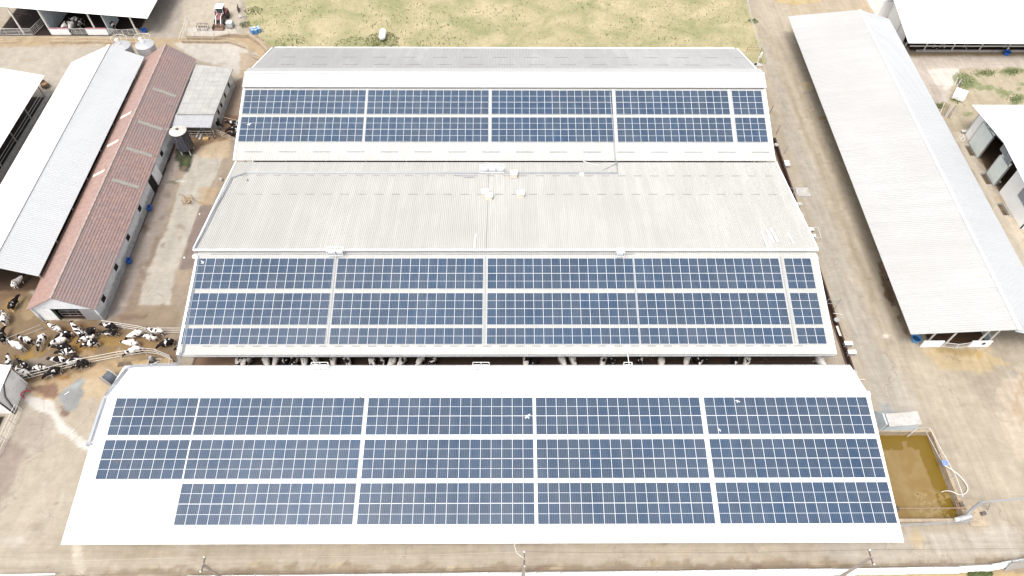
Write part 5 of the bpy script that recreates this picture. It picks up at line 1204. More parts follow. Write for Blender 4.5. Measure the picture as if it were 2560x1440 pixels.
mb = MB(); mb.box(-.22, .22, -1.9, 1.5, .5, .76); mb.box(-.85, .85, 1.0, 1.12, .7, .82); mb.box(-.75, .75, -1.3, -1.2, .42, .52); mb.build('chassis', 'steel_dark', T)
mb = MB(); mb.box(-.62, .62, .15, 1.55, .75, 1.35); mb.build('cab_base', 'steel_dark', T)
mb = MB(); mb.hexa([(-.58, .2, 1.35), (.58, .2, 1.35), (.60, 1.5, 1.35), (-.60, 1.5, 1.35)], [(-.62, .3, 2.38), (.62, .3, 2.38), (.62, 1.5, 2.38), (-.62, 1.5, 2.38)]); mb.build('cab_glass', 'glass', T)
mb = MB()
for (a, b_) in (((-.6, .18, 1.3), (-.64, .28, 2.4)), ((.6, .18, 1.3), (.64, .28, 2.4)), ((-.62, 1.52, 1.3), (-.64, 1.52, 2.4)), ((.62, 1.52, 1.3), (.64, 1.52, 2.4))): mb.beam(a, b_, .08)
mb.build('cab_pillars', 'steel_white', T)
mb = MB(); mb.box(-.78, .78, .05, 1.75, 2.38, 2.52); mb.build('cab_roof', 'white', T, bevel=.06)
for s_ in (-1, 1):
    mb = MB(); n = 8
    mb.tube([(s_*.92, 1.05+.86*math.cos(a), .78+.86*math.sin(a)) for a in [math.pi*(.1+.75*i_/n) for i_ in range(n+1)]], .05, 4); 
    mb.hexa([(s_*.92-.22, .5, 1.45), (s_*.92+.22, .5, 1.45), (s_*.92+.22, 1.6, 1.5), (s_*.92-.22, 1.6, 1.5)], [(s_*.92-.22, .5, 1.5), (s_*.92+.22, .5, 1.5), (s_*.92+.22, 1.6, 1.68), (s_*.92-.22, 1.6, 1.68)]); mb.build('mudguard', 'red', T)
    mb = MB(); mb.beam((s_*.46, .1, 1.45), (s_*.46, -1.2, 1.55), .13); mb.beam((s_*.46, -1.2, 1.55), (s_*.46, -2.35, .55), .13); mb.build('loader_arm', 'steel_white', T)
mb = MB(); mb.tube([(.30, -.9, 1.4), (.30, -.9, 2.3)], .05, 8); mb.build('exhaust', 'steel_dark', T)
for s_ in (-.16, .16): mb = MB(); mb.tube([(s_, -1.80, 1.12), (s_, -1.76, 1.12)], .08, 10); mb.build('headlight', 'glass', T)
p = at(546, 69, .3); bk = thing('loader_bucket', (p.x, p.y, 0), 'rusty empty loader bucket on the ground in front of the tractor', 'bucket', local=True)
mb = MB(); mb.box(-1.0, 1.0, -.5, .45, 0, .05); mb.box(-1.0, 1.0, .42, .5, 0, .75); mb.box(-1.04, -.98, -.5, .5, 0, .65); mb.box(.98, 1.04, -.5, .5, 0, .65); mb.box(-1.04, 1.04, -.58, -.5, 0, .06)
mb.build('bucket_shell', plain('rusty_bucket', (.20, .13, .10), .7, .25, 2, dirt=(.10, .06, .05), dirt_amt=.6), bk)
mb = MB(); mb.box(-.5, -.4, .5, .62, .2, .6); mb.box(.4, .5, .5, .62, .2, .6); mb.build('hitch', 'steel_dark', bk)
# tank in a cage
p = at(575, 62, .5); ib = thing('caged_tank', (p.x, p.y, 0), 'white square plastic tank in a metal cage right of the tractor bucket', 'tank', local=True)
mb = MB(); mb.box(-.56, .56, -.48, .48, .18, 1.12); mb.build('plastic_tank', 'ibc', ib, bevel=.08)
mb = MB()
for z_ in (.25, .5, .75, 1.0, 1.16):
    for a, b_ in (((-.6, -.52), (.6, -.52)), ((.6, -.52), (.6, .52)), ((.6, .52), (-.6, .52)), ((-.6, .52), (-.6, -.52))): mb.beam((*a, z_), (*b_, z_), .03)
for q in range(7):
    x_ = -.6+1.2*q/6; mb.beam((x_, -.52, .15), (x_, -.52, 1.16), .03); mb.beam((x_, .52, .15), (x_, .52, 1.16), .03); y_ = -.52+1.04*q/6; mb.beam((-.6, y_, .15), (-.6, y_, 1.16), .03); mb.beam((.6, y_, .15), (.6, y_, 1.16), .03)
mb.build('cage', 'steel', ib)
mb = MB(); mb.lathe([(.12, 1.12), (.12, 1.2), (.02, 1.21)], (0, 0, 0), 12); mb.build('cap', 'white', ib)
mb = MB()
for x_ in (-.5, 0, .5): mb.box(x_-.08, x_+.08, -.55, .55, 0, .15)
mb.build('pallet', 'wood', ib)
# blue drums
def drum(cx, cy, rad, h, label, nm='drum', mat='blue_light', lid='blue_lid', group=None, cat='drum'):
    d_ = thing(nm, (cx, cy, 0), label, cat, group, local=True)
    mb = MB(); mb.lathe([(rad*.92, 0), (rad, .06), (rad, h*.33), (rad*1.04, h*.35), (rad, h*.38), (rad, h*.64), (rad*1.04, h*.66), (rad, h*.69), (rad, h*.95), (rad*.93, h)], (0, 0, 0), 16); mb.build('drum_body', mat, d_, smooth=False)
    mb = MB(); mb.lathe([(rad*.9, h), (rad*.9, h+.015), (rad*.3, h+.02)], (0, 0, 0), 16); mb.build('lid', lid, d_)
    return d_
for (x_, y_, lb) in [((632), 79, 'front left'), (640, 78.5, 'front middle'), (648, 75, 'front right'), (629, 74.5, 'back left'), (637, 73, 'back middle'), (646, 71, 'back right')]:
    p = at(x_, y_, .5); drum(p.x, p.y, .30, .9, '%s blue drum of the six standing at the meadow edge' % lb, group='blue drums at the meadow edge', lid='cream' if lb == 'back middle' else 'blue_lid')
def tub(px, py, label, mat='blue', r_=.42, nm='tub'):
    p = at(px, py, .3); d_ = thing(nm, (p.x, p.y, 0), label, 'tub', 'blue tubs standing beside the barns', local=True)
    mb = MB(); mb.lathe([(r_*.75, 0), (r_, .62), (r_*1.05, .62), (r_*1.05, .66), (r_*.92, .66), (r_*.7, .08)], (0, 0, 0), 18); mb.build('tub_body', mat, d_)
    mb = MB(); mb.lathe([(r_*.85, .34), (r_*.85, .36)], (0, 0, 0), 16); mb.build('water', plain('tub_water', (.02, .07, .16), .1, .1), d_)
tub(373, 521, 'blue tub against the tiled barn wall near its side door'); tub(322, 653, 'blue tub against the tiled barn wall, the nearer of two')
tub(360, 77, 'blue tub at the right end of the top left barn', r_=.5); tub(2289, 848, 'light blue tub at the front left corner of the right barn', 'blue_light', .62); tub(2517, 133, 'blue tub at the feed rail of the top right barn', r_=.6)
# metal frame by the tractor
p = at(507, 68, .5); fr_ = thing('metal_frame', (p.x, p.y, 0), 'dark welded metal frame standing left of the loader bucket', 'frame', local=True)
mb = MB()
for z_ in (.25, 1.0):
    for a, b_ in (((-.95, -.5), (.95, -.5)), ((.95, -.5), (.95, .5)), ((.95, .5), (-.95, .5)), ((-.95, .5), (-.95, -.5))): mb.beam((*a, z_), (*b_, z_), .05)
for x_ in (-.95, -.35, .5, .95):
    for y_ in (-.5, .5): mb.beam((x_, y_, 0), (x_, y_, 1.0), .05)
mb.beam((-.35, -.5, 1), (-.35, .5, 1), .05); mb.beam((.5, -.5, 1), (.5, .5, 1), .05)
mb.build('frame_bars', 'steel_dark', fr_)
p = at(596, 22, .4); o = MB().box(-.1, .1, -.8, .8, .0, .06).box(-.1, -.02, -.8, .8, 0, 1.0).build('scrap_rack', 'steel_dark'); o.location = (p.x, p.y, 0); o.rotation_euler = (0, 0, .2); tag(o, 'small dark metal rack leaning at the edge of the meadow', 'rack')
p = at(605, 41, .2); mb = MB()
for q in range(7): ell(mb, (random.uniform(-.7, .7), random.uniform(-.3, .3), .12), random.uniform(.15, .35), random.uniform(.12, .25), .18)
o = mb.build('rubble', 'concrete'); o.location = (p.x, p.y, 0); tag(o, 'little heap of pale rubble at the meadow corner', 'rubble')

# ------------------------------------------------------------------ things around the alley and the left yard
p = at(468, 498, .6); f_ = thing('feeder_frame', (p.x, p.y, 0), 'rusty square feeder frame standing in the alley left of the middle barn', 'feeder', local=True)
mb = MB()
for z_ in (.3, .9):
    for a, b_ in (((-.6, -.55), (.6, -.55)), ((.6, -.55), (.6, .55)), ((.6, .55), (-.6, .55)), ((-.6, .55), (-.6, -.55))): mb.beam((*a, z_), (*b_, z_), .04)
for x_ in (-.6, .6):
    for y_ in (-.55, .55): mb.beam((x_, y_, 0), (x_, y_, .9), .05)
mb.build('frame_bars', 'wood', f_)
mb = MB(); mb.lathe([(.35, 0), (.38, .3), (.3, .32), (.25, .1)], (0, -.1, 0), 12); mb.build('bowl', 'concrete_tan', f_)
mb = MB(); a = at(479, 497, .3); b2 = at(532, 521, .3); mb.tube([a, (a+b2)/2+Vector((0, 0, .05)), b2], .05, 6); o = mb.build('long_pipe', 'wood'); tag(o, 'thin brown pipe lying from the feeder frame to the middle barn', 'pipe')
for (x_, y_, z_, w_, h_, lb, mt) in [(553, 450, .1, .5, .4, 'round stone bowl left of the upper grey roof', 'concrete'), (486, 635, .6, .9, .3, 'pale plastic canister at the left end of the ridge overhang', 'cream'), (461, 644, .1, .25, .15, 'white round lid on the muddy slab left of the middle barn', 'white'), (499, 535, .1, .25, .15, 'small pale bowl on the dark muddy slab', 'cream')]:
    p = at(x_, y_, z_); mb = MB(); mb.lathe([(w_*.5, 0), (w_*.55, h_*.5), (w_*.4, h_), (w_*.1, h_*.9)], (0, 0, 0), 12); o = mb.build('bowl', mt); o.location = (p.x, p.y, 0); tag(o, lb, 'bowl')
mb = MB()
for q in range(4):
    a = at(488+q*5+random.uniform(-4, 4), 330+random.uniform(-2, 20), .08); mb.beam(a, a+Vector((random.uniform(-.5, .5), random.uniform(.8, 1.6), .1)), .3, .04)
o = mb.build('board_heap', 'board'); tag(o, 'loose boards lying on the mud right of the blackened silo', 'boards')
p = at(514, 346, .25); o = MB().box(-.45, .45, -.3, .3, 0, .32).box(-.38, .38, -.24, .24, .32, .36).build('crate', 'straw'); o.location = (p.x, p.y, 0); o.rotation_euler = (0, 0, .15); tag(o, 'small yellowish crate on the mud below the tin canopy', 'crate')
p0 = at(112, 213, .3); k_ = thing('feed_cart', (p0.x, p0.y, 0), 'dark open box trailer beside the left white barn', 'trailer', local=True, rz=-.75)
mb = MB(); mb.box(-.8, .8, -.5, .5, .35, .4); mb.box(-.8, .8, -.5, -.45, .35, .85); mb.box(-.8, .8, .45, .5, .35, .85); mb.box(-.8, -.75, -.5, .5, .35, .85); mb.box(.75, .8, -.5, .5, .35, .85); mb.build('box_body', 'wood', k_)
for s_ in (-.55, .55):
    mb = MB(); mb.tube([(0, s_-.06, .25), (0, s_+.06, .25)], .25, 14); mb.build('wheel', 'black', k_)
mb = MB(); mb.beam((.8, 0, .4), (1.5, 0, .35), .06); mb.build('drawbar', 'steel_dark', k_)
# cable reel beside the white roof corner
cx, cy = at(272, 953, .9)[:2]; ang = R(62)
rl = thing('cable_reel', (cx+.1, cy+.3, 0), 'large grey wooden cable reel at the left corner of the white roof', 'reel', local=True, rz=ang)
def disc(x0_, x1_, rad, n=26):
    mb = MB(); mb.tube([(x0_, 0, 1.05), (x1_, 0, 1.05)], rad, n); return mb
disc(-.62, -.54, 1.05).build('flange', plain('grey_wood', (.30, .27, .26), .85, .2, 2, dirt=(.16, .14, .13)), rl); disc(.54, .62, 1.05).build('flange', 'grey_wood' if 'grey_wood' in MT else 'concrete', rl)
disc(-.54, .54, .80, 24).build('wound_cable', plain('black_cable', (.09, .10, .12), .45, .2, 3), rl)
# hose, bar and blades
mb = MB(); mb.tube([at(76, 977, .15), at(66, 977, .2), at(55, 981, .3), at(52, 986, .35), at(57, 992, .15), at(61, 996, .1)], .07, 8); o = mb.build('red_hose', 'hose_red'); tag(o, 'short red hose on the ground at the white shed corner', 'hose')
a, b2 = at(161, 987, .05), at(173, 979, .05); mb = MB(); mb.beam(a, b2, .07, .05); o = mb.build('white_bar', 'white'); tag(o, 'short white bar lying in the grey puddle stain', 'bar')
# slatted floor plates set in the yard
def grate(pix, label):
    P = [at(*q, .012) for q in pix]; mb = MB(); n = 26
    mb.add([p for p in P], [(0, 1, 2, 3)], 0)
    for i_ in range(n): a = P[0].lerp(P[1], (i_+.5)/n); b_ = P[3].lerp(P[2], (i_+.5)/n); up = Vector((0, 0, .015)); mb.beam(a+up, b_+up, (P[1]-P[0]).length/n*.55, .02, 1)
    o = mb.build('slatted_grate', ['dark', 'grate']); tag(o, label, 'grate', 'slatted grates in the cow yard')
grate([(292, 917), (332, 915), (328, 903), (297, 905)], 'slatted grate by the corner of the white roof')
# ------------------------------------------------------------------ conduits
def conduit(pts, label, r_=.09, n_=1, gap=.2, cat='conduit', mat='conduit'):
    e_ = thing('cable_conduit', Vector(pts[0]), label, cat)
    for k in range(n_):
        mb = MB(); off = []
        for i_, p in enumerate(pts):
            a = Vector(pts[max(0, i_-1)]); b_ = Vector(pts[min(len(pts)-1, i_+1)]); t_ = (b_-a); t_.z = 0
            nn = Vector((-t_.y, t_.x, 0)).normalized() if t_.length > .01 else Vector((1, 0, 0)); off.append(Vector(p)+nn*gap*(k-(n_-1)/2))
        mb.tube(off, r_, 7); mb.build('conduit_pipe', mat, e_)
zc = lambda y: ZC(y)+.12
conduit([(16.0, 74.0, 5.35), (15.9, 71.2, ZCu(71.2)+.14), (-37.4, 71.2, ZCu(71.2)+.14), (-39.2, 70.0, ZCu(70)+.14), (-39.6, 55.2, ZCu(55.2)+.14), (-39.7, 54.9, 7.7), (-39.2, 54.0, zc(54.0)), (-38.9, 42.0, zc(42.0)), (-39.2, 41.4, 4.7), (-38.8, 40.8, 4.9), (-38.9, 40.2, 4.95)],
        'pair of grey conduits along the left edge of the middle barn roof', .05, 2, .18)
conduit([(-38.9, 40.2, 4.98), (-43.9, 40.0, 4.98), (-44.6, 39.6, 5.0), (-45.2, 35.6, 6.1), (-45.45, 30.4, 5.26)], 'three grey conduits along the back left edge of the white roof', .045, 3, .17)
mb = MB(); mb.beam((-45.3, 35.3, 6.06), (-45.6, 30.2, 5.25), .3, .05); mb.box(-45.8, -45.2, 30.0, 30.25, 5.0, 5.35); o = mb.build('cable_tray', 'conduit'); tag(o, 'grey cable tray on the left edge of the white roof below the ridge', 'cable tray')
conduit([(-37.8, 54.75, zc(54.75)), (-2.9, 54.75, zc(54.75)), (16.2, 54.75, zc(54.75))], 'thin conduit running along the top edge of the middle barn panels', .05)
conduit([(15.7, 85.8, 8.6), (15.85, 80, 6.75), (15.95, 74.7, 5.1), (16.0, 74.2, 5.3)], 'grey conduit crossing the back barn between its third and fourth panel blocks', .06)
conduit([(-2.75, 71.2, ZCu(71.2)+.12), (-2.72, 66, ZCu(66)+.1), (-2.75, 55.1, 8.35), (-2.8, 54.8, 7.7)], 'thin cable running down the plain grey roof from the inverter frame', .028)
conduit([(14.4, 41.9, 4.75), (14.35, 40.6, 5.0), (14.4, 39.5, 5.0)], 'white conduit bridging the dark gap between the middle barn and the white roof', .05, mat='white')
# ------------------------------------------------------------------ inverters on the roofs
def inverter_frame(px, py, zf, n_, label, group, w=.95, sl=0, tall=.9):
    p = at(px, py, zf); e_ = thing('inverter_stand', (p.x, p.y, zf), label, 'inverter', group, local=True)
    W_ = n_*w; mb = MB()
    for i_ in range(n_+1):
        x_ = -W_/2+i_*w; mb.beam((x_, -.35, -.25), (x_, -.35, tall), .05); mb.beam((x_, .35, -.25), (x_, .35, tall), .05); mb.beam((x_, -.35, tall), (x_, .35, tall), .05)
    for y_ in (-.35, .35):
        for z_ in (.05, tall): mb.beam((-W_/2, y_, z_), (W_/2, y_, z_), .05)
    mb.build('stand_frame', 'white', e_)
    for i_ in range(n_):
        x_ = -W_/2+(i_+.5)*w; mb = MB(); mb.box(x_-w*.36, x_+w*.36, -.18, .12, .08, tall-.12); o = mb.build('inverter_box', 'white', e_)
        mb = MB(); mb.box(x_-w*.30, x_+w*.30, -.23, -.185, .12, .42); mb.build('terminal_cover', plain('grey_plastic', (.50, .52, .56), .5), o)
    return e_
inverter_frame(1230, 428, ZCu(71.3)+.2, 3, 'white frame with three inverters near the back edge of the plain grey roof', 'inverter stands', w=1.15, tall=1.0)
inverter_frame(830, 634, 7.95, 1, 'left inverter of the pair under the ridge overhang, left of centre', 'inverter stands'); inverter_frame(850, 634, 7.95, 1, 'right inverter of the pair under the ridge overhang, left of centre', 'inverter stands')
inverter_frame(1550, 637, 7.95, 1, 'single inverter under the ridge overhang right of centre', 'inverter stands')
zd = ZDb(39.2)+.15
for (x_, n_, lb) in [(802, 2, 'left double inverter stand on the back edge of the white roof'), (1203, 2, 'middle double inverter stand on the back edge of the white roof'), (1568, 1, 'single inverter stand on the back edge of the white roof')]: inverter_frame(x_, 922, zd, n_, lb, 'inverter stands')
def roofbox(px, py, zf, label, s_=(1.0, .7, .55), rz=0, mat='cream'):
    p = at(px, py, zf); e_ = thing('vent_box', (p.x, p.y, zf-.3), label, 'box', 'cream boxes on the plain grey roof', local=True, rz=rz)
    a, b_, c = s_[0]/2, s_[1]/2, s_[2]; mb = MB(); mb.box(-a, a, -b_, b_, 0, c+.2); mb.build('box_body', mat, e_, bevel=.03)
    mb = MB(); mb.hexa([(-a-.06, -b_-.06, c+.2), (a+.06, -b_-.06, c+.2), (a+.06, b_+.06, c+.2), (-a-.06, b_+.06, c+.2)], [(-a-.06, -b_-.06, c+.24), (a+.06, -b_-.06, c+.24), (a+.06, b_+.06, c+.34), (-a-.06, b_+.06, c+.34)]); mb.build('lid', mat, e_)
    mb = MB(); [mb.box(-a+.08, a-.08, -b_-.02, -b_, .28+.1*i_, .32+.1*i_) for i_ in range(4)]; mb.build('louvre', 'board', e_)
for (x_, y_, lb, rz_) in [(1284, 437, 'cream box right of the three inverter frame', 0), (1213, 484, 'upper left box of the touching pair of cream boxes', .15), (1222, 493, 'lower right box of the touching pair of cream boxes', -.05), (1301, 487, 'lone cream box right of the touching pair', .1)]:
    p = at(x_, y_, 6.8); roofbox(x_, y_, ZCu(p.y)+.3, lb, (.95, .7, .5), rz_)
p = at(1454, 437, 5.7); mb = MB(); mb.lathe([(.34, 0), (.38, .1), (.2, .22), (.05, .24)], (0, 0, 0), 14); o = mb.build('roof_cowl', 'cream'); o.location = (p.x, p.y, ZCu(p.y)+.05); tag(o, 'small round cream cowl on the back part of the plain grey roof', 'cowl')
def loose(p0, p1, zf, label, w=.22, mat='galv'):
    a = at(*p0, 7); b_ = at(*p1, 7); a = at(*p0, zf(a.y)); b_ = at(*p1, zf(b_.y)); a.z = zf(a.y)+.1; b_.z = zf(b_.y)+.1
    mb = MB(); mb.beam(a, b_, w, .03); sd = (b_-a).cross(Vector((0, 0, 1))).normalized()*w/2; mb.beam(a+sd+Vector((0, 0, .03)), b_+sd+Vector((0, 0, .03)), .03, .07)
    o = mb.build('loose_flashing', mat); tag(o, label, 'metal strip', 'metal strips lying on the grey roofs')
loose((1133, 436), (1183, 438), ZCu, 'long loose metal strip left of the three inverter frame', .2)
loose((1160, 442), (1184, 441), ZCu, 'short loose metal strip left of the three inverter frame', .2)
loose((1458, 401), (1478, 408), ZCu, 'upper part of the bent pipe at the back edge of the grey roof', .1, 'pvc'); loose((1478, 408), (1498, 413), ZCu, 'lower part of the bent pipe at the back edge of the grey roof', .1, 'pvc')
loose((1506, 424), (1543, 406), ZCu, 'diagonal pale strip at the back edge of the grey roof', .1)
loose((1903, 583), (1917, 618), ZCu, 'leftmost white strip at the lower right corner of the grey roof', .25, 'pvc'); loose((1916, 577), (1933, 609), ZCu, 'second white strip at the lower right corner of the grey roof', .3, 'pvc')
loose((1926, 573), (1943, 607), ZCu, 'third white strip at the lower right corner of the grey roof', .3, 'pvc'); loose((1968, 585), (1984, 612), ZCu, 'rightmost white strip at the lower right corner of the grey roof', .22, 'pvc')
loose((1190, 587), (1187, 622), ZCu, 'upright pale strip above the ridge overhang near the middle', .14, 'pvc')

# ------------------------------------------------------------------ right side: covers, motors, posts
def bench_box(px, py, label, w=1.05, d_=.55, h=.75, mat='steel_white', rz=0, group='pale motor covers right of the barns'):
    p = at(px, py, h); e_ = thing('motor_cover', (p.x, p.y, 0), label, 'machine cover', group, local=True, rz=rz)
    mb = MB(); mb.box(-w/2, w/2, -d_/2, d_/2, h-.12, h); mb.build('cover', 'white', e_, bevel=.02)
    mb = MB(); mb.box(-w*.4, w*.4, -d_*.4, d_*.4, .12, h-.12); mb.build('motor', 'steel', e_)
    for sx in (-1, 1):
        for sy in (-1, 1): mb = MB(); mb.box(sx*w*.42-.04, sx*w*.42+.04, sy*d_*.4-.04, sy*d_*.4+.04, 0, h-.12); mb.build('leg', 'steel', e_)
bench_box(2122, 857, 'upper one of two white machine covers by the lower right of the middle barn'); bench_box(2131, 879, 'lower one of two white machine covers by the lower right of the middle barn')
bench_box(2027, 572, 'upper pale cover at the right corner of the grey roof', 1.0, .5, .6); bench_box(2031, 588, 'lower pale cover at the right corner of the grey roof', 1.0, .5, .6)
bench_box(1967, 403, 'upper grey blue motor box beside the gap between the two upper barns', .8, .5, .6); bench_box(1969, 410, 'lower grey blue motor box beside the gap between the two upper barns', .8, .5, .6)
bench_box(2168, 983, 'small white box at the right corner of the white roof ridge', .8, .6, .7)
p = at(2007, 480, .1); o = MB().box(-1.0, 1.0, -.9, .9, 0, .14).box(-.6, .6, -.7, .75, .14, .2).build('concrete_cover', 'concrete'); o.location = (p.x, p.y, 0); tag(o, 'square concrete cover slab right of the middle barn', 'cover slab')
p = at(1995, 510, .1); o = MB().box(-.6, .6, -.35, .35, 0, .14).box(-.5, .5, -.3, .3, .14, .17).build('concrete_cover', 'concrete'); o.location = (p.x, p.y, 0); tag(o, 'small pale slab just below the square concrete cover', 'cover slab')
for (x_, y_, lb) in [(2005, 537, 'round lid below the small pale slab'), (2043, 645, 'round lid at the right end of the ridge overhang'), (2092, 799, 'white round lid beside the manure channel'), (2137, 930, 'round lid on the dark stain near the white roof corner'), (1941, 361, 'pale round lid beside the lower right corner of the back barn')]:
    p = at(x_, y_, .15); mb = MB(); mb.lathe([(.35, 0), (.35, .16), (.30, .2), (.05, .22)], (0, 0, 0), 16); o = mb.build('round_lid', 'concrete'); o.location = (p.x, p.y, 0); tag(o, lb, 'lid', 'round lids along the right side of the barns')
for (xt, yt, xb, yb_, lb, mt) in [(1928, 262, 1924, 284, 'upper brown stake beside the back barn', 'wood'), (1947, 318, 1941, 334, 'lower brown stake beside the back barn', 'wood'), (1965, 368, 1959, 385, 'thin pale stake beside the back barn', 'steel'), (2212, 700, 2205, 690, 'x', None)][:3]:
    p = at(xb, yb_, 0); mb = MB(); mb.tube([(p.x, p.y, 0), (p.x+.05, p.y, .9), (p.x+.1, p.y, 1.8)], .06, 6); mb.lathe([(.12, 0), (.1, .08)], (p.x, p.y, 0), 8); o = mb.build('stake', mt); tag(o, lb, 'stake')
a, b2 = at(2092, 815, .05), at(2101, 840, .05); o = MB().beam(a, b2, .28, .06).beam(a+Vector((.12, 0, .04)), b2+Vector((.12, 0, .04)), .05, .05).build('plank', 'board'); tag(o, 'long pale plank lying beside the manure channel', 'plank')
a, b2 = at(2097, 787, .3), at(2103, 780, .3)
for (x0_, y0_, x1_, y1_, lb) in [(2083, 783, 2106, 787, 'thin pale pole lying near the round white lid'), (2140, 948, 2162, 949, 'thin pale pole at the corner of the white roof'), (2118, 918, 2129, 919, 'short white pole at the end of the manure channel')]:
    mb = MB(); mb.tube([at(x0_, y0_, .3), (at(x0_, y0_, .3)+at(x1_, y1_, .3))/2+Vector((0, 0, .02)), at(x1_, y1_, .3)], .04, 6); o = mb.build('pipe_piece', 'steel_white'); tag(o, lb, 'pipe')
# valve post and slab beyond the back barn
p = at(1895, 162, 0); e_ = thing('valve_post', (p.x, p.y, 0), 'white valve post on a concrete slab at the meadow corner', 'valve', local=True)
MB().box(-.9, .7, -.5, .4, 0, .15).build('slab', 'concrete', e_); MB().tube([(-.15, .2, .15), (-.1, .5, 1.4)], .06, 8).build('pipe', 'steel_white', e_); MB().box(-.05, .25, .2, .5, 1.3, 2.3).build('meter_box', 'white', e_, bevel=.02); MB().box(-.75, -.35, -.3, 0, .15, .4).build('hatch', 'dark', e_)
# crate and straw near the right barn, cart
a = at(2206, 672, .5); c_ = thing('rusty_cage', (a.x+.4, a.y-.6, 0), 'brown barred cage leaning at the left eave of the right barn', 'cage', local=True, rz=.05)
mb = MB()
for i_ in range(7): mb.beam((-.4, -1.1+i_*.37, 0), (-.4, -1.1+i_*.37, 1.0), .05); mb.beam((-.4, -1.1+i_*.37, 1.0), (.4, -1.1+i_*.37, 1.0), .05)
for z_ in (.1, .55, 1.0): mb.beam((-.4, -1.15, z_), (-.4, 1.15, z_), .06)
mb.beam((.4, -1.15, 1.0), (.4, 1.15, 1.0), .06); mb.build('cage_bars', 'wood', c_); MB().box(-.35, .35, -1.1, 1.1, .02, .1).build('cage_floor', 'steel_dark', c_)
# things in the paddock
def stack_at(px, py, label, rz):
    p = at(px, py, .3); e_ = thing('panel_stack', (p.x, p.y, 0), label, 'stack', local=True, rz=rz)
    for i_ in range(5): o = MB().box(-1.3, 1.3, -.95+random.uniform(-.03, .03), .95, .12+i_*.13, .22+i_*.13).build('sheet_pack', 'white', e_)
    mb = MB(); mb.box(-1.45, 1.45, -1.05, -.95, 0, .12); mb.box(-1.45, 1.45, .95, 1.05, 0, .12); mb.box(-1.45, 1.45, -.05, .05, 0, .12); mb.build('bearer', 'wood', e_)
    for i_ in range(4): MB().box(-.9+i_*.55, -.75+i_*.55, -1.0, -.955, .1, .78).build('strap', 'black', e_)
stack_at(2399, 238, 'white stack of flat panels on bearers at the corner of the paddock', .95)
def bundle(px, py, label, n_, L, rz, col='steel'):
    p = at(px, py, .2); e_ = thing('bar_bundle', (p.x, p.y, 0), label, 'bundle', local=True, rz=rz)
    for i_ in range(n_):
        mb = MB(); o_ = (i_-n_/2)*.22; mb.beam((-L/2+random.uniform(-.2, .2), o_, .08), (L/2, o_+random.uniform(-.5, .5), .12+.1*(i_ % 2)), .09, .09); mb.build('bar', random.choice(['steel', 'wood', 'steel_dark', 'board']), e_)
bundle(2369, 275, 'loose bundle of metal bars between the right barn and the paddock', 9, 3.4, .95); bundle(2396, 205, 'small pile of planks above the white panel stack', 5, 2.6, 1.0)
p = at(2412, 328, .3); o = MB().box(-.5, .5, -.3, .3, .3, .36).box(-.45, -.38, -.25, -.18, 0, .3).box(.38, .45, -.25, -.18, 0, .3).box(-.45, -.38, .18, .25, 0, .3).box(.38, .45, .18, .25, 0, .3).build('low_table', 'board'); o.location = (p.x, p.y, 0); tag(o, 'low wooden table beside the back corner of the warehouse', 'table')
mb = MB(); pts_ = [at(2403+6*math.cos(a*1.1)+a*.6, 338+6*math.sin(a*1.1)+a*1.2, .06) for a in np.linspace(0, 9, 30)]; mb.tube(pts_, .035, 5); o = mb.build('coiled_hose', 'pvc'); tag(o, 'pale hose coiled loosely beside the low table', 'hose')
p = at(2500, 462, .4); drum(p.x, p.y+.4, .25, .7, 'small dark drum inside the middle door of the warehouse', mat='steel_dark', lid='silo_top')

# ------------------------------------------------------------------ slurry pit equipment
mb = MB(); pts_ = [at(*q) for q in [(2361, 1163, .9), (2385, 1178, .9), (2405, 1196, .5), (2418, 1215, .3), (2418, 1228, .3), (2408, 1236, .4), (2395, 1236, .6), (2380, 1229, .5), (2365, 1227, 0), (2354, 1230, -.5)]]
def smooth(P, k=6):
    out_ = []
    for i_ in range(len(P)-1):
        p0_, p1_, p2_, p3_ = P[max(0, i_-1)], P[i_], P[i_+1], P[min(len(P)-1, i_+2)]
        for j_ in range(k):
            t_ = j_/k; out_.append(.5*((2*p1_)+(p2_-p0_)*t_+(2*p0_-5*p1_+4*p2_-p3_)*t_*t_+(3*p1_-p0_-3*p2_+p3_)*t_**3))
    return out_+[P[-1]]
mb.tube(smooth([at(q[0], q[1], q[2]) for q in [(2361, 1163, .9), (2385, 1178, .9), (2405, 1196, .5), (2418, 1215, .3), (2418, 1228, .3), (2408, 1236, .4), (2395, 1236, .6), (2380, 1229, .5), (2365, 1227, 0), (2354, 1230, -.5)]]), .065, 8)
o = mb.build('suction_hose', 'board'); tag(o, 'thick pale suction hose curling over the slurry pit railing', 'hose')
p = at(2363, 1157, 1.0); e_ = MB(); 
for i_ in range(5): e_.beam((p.x-.35, p.y-.25+i_*.13, .95+.02*i_), (p.x+.35, p.y-.25+i_*.13, .95+.02*i_), .07, .03)
e_.box(p.x-.3, p.x+.3, p.y-.3, p.y+.3, .9, .94); o = e_.build('hanging_cloth', plain('blue_white_cloth', (.22, .30, .62), .9, .5, 9)); tag(o, 'blue and white striped cloth hanging on the pit railing', 'cloth')
sp2 = thing('slurry_separator', (51.2, 23.8, 0), 'slurry separator with a long grey discharge tube at the pit corner', 'machine')
p0_ = at(2428, 1275, 1.6); p1_ = at(2452, 1256, 3.0); p2_ = at(2565, 1245, 3.2)
MB().tube([at(2412, 1297, .5), p0_, p1_], .16, 12).build('auger_tube', 'conduit', sp2); MB().tube([p1_, p2_], .075, 10).build('discharge_pipe', 'conduit', sp2)
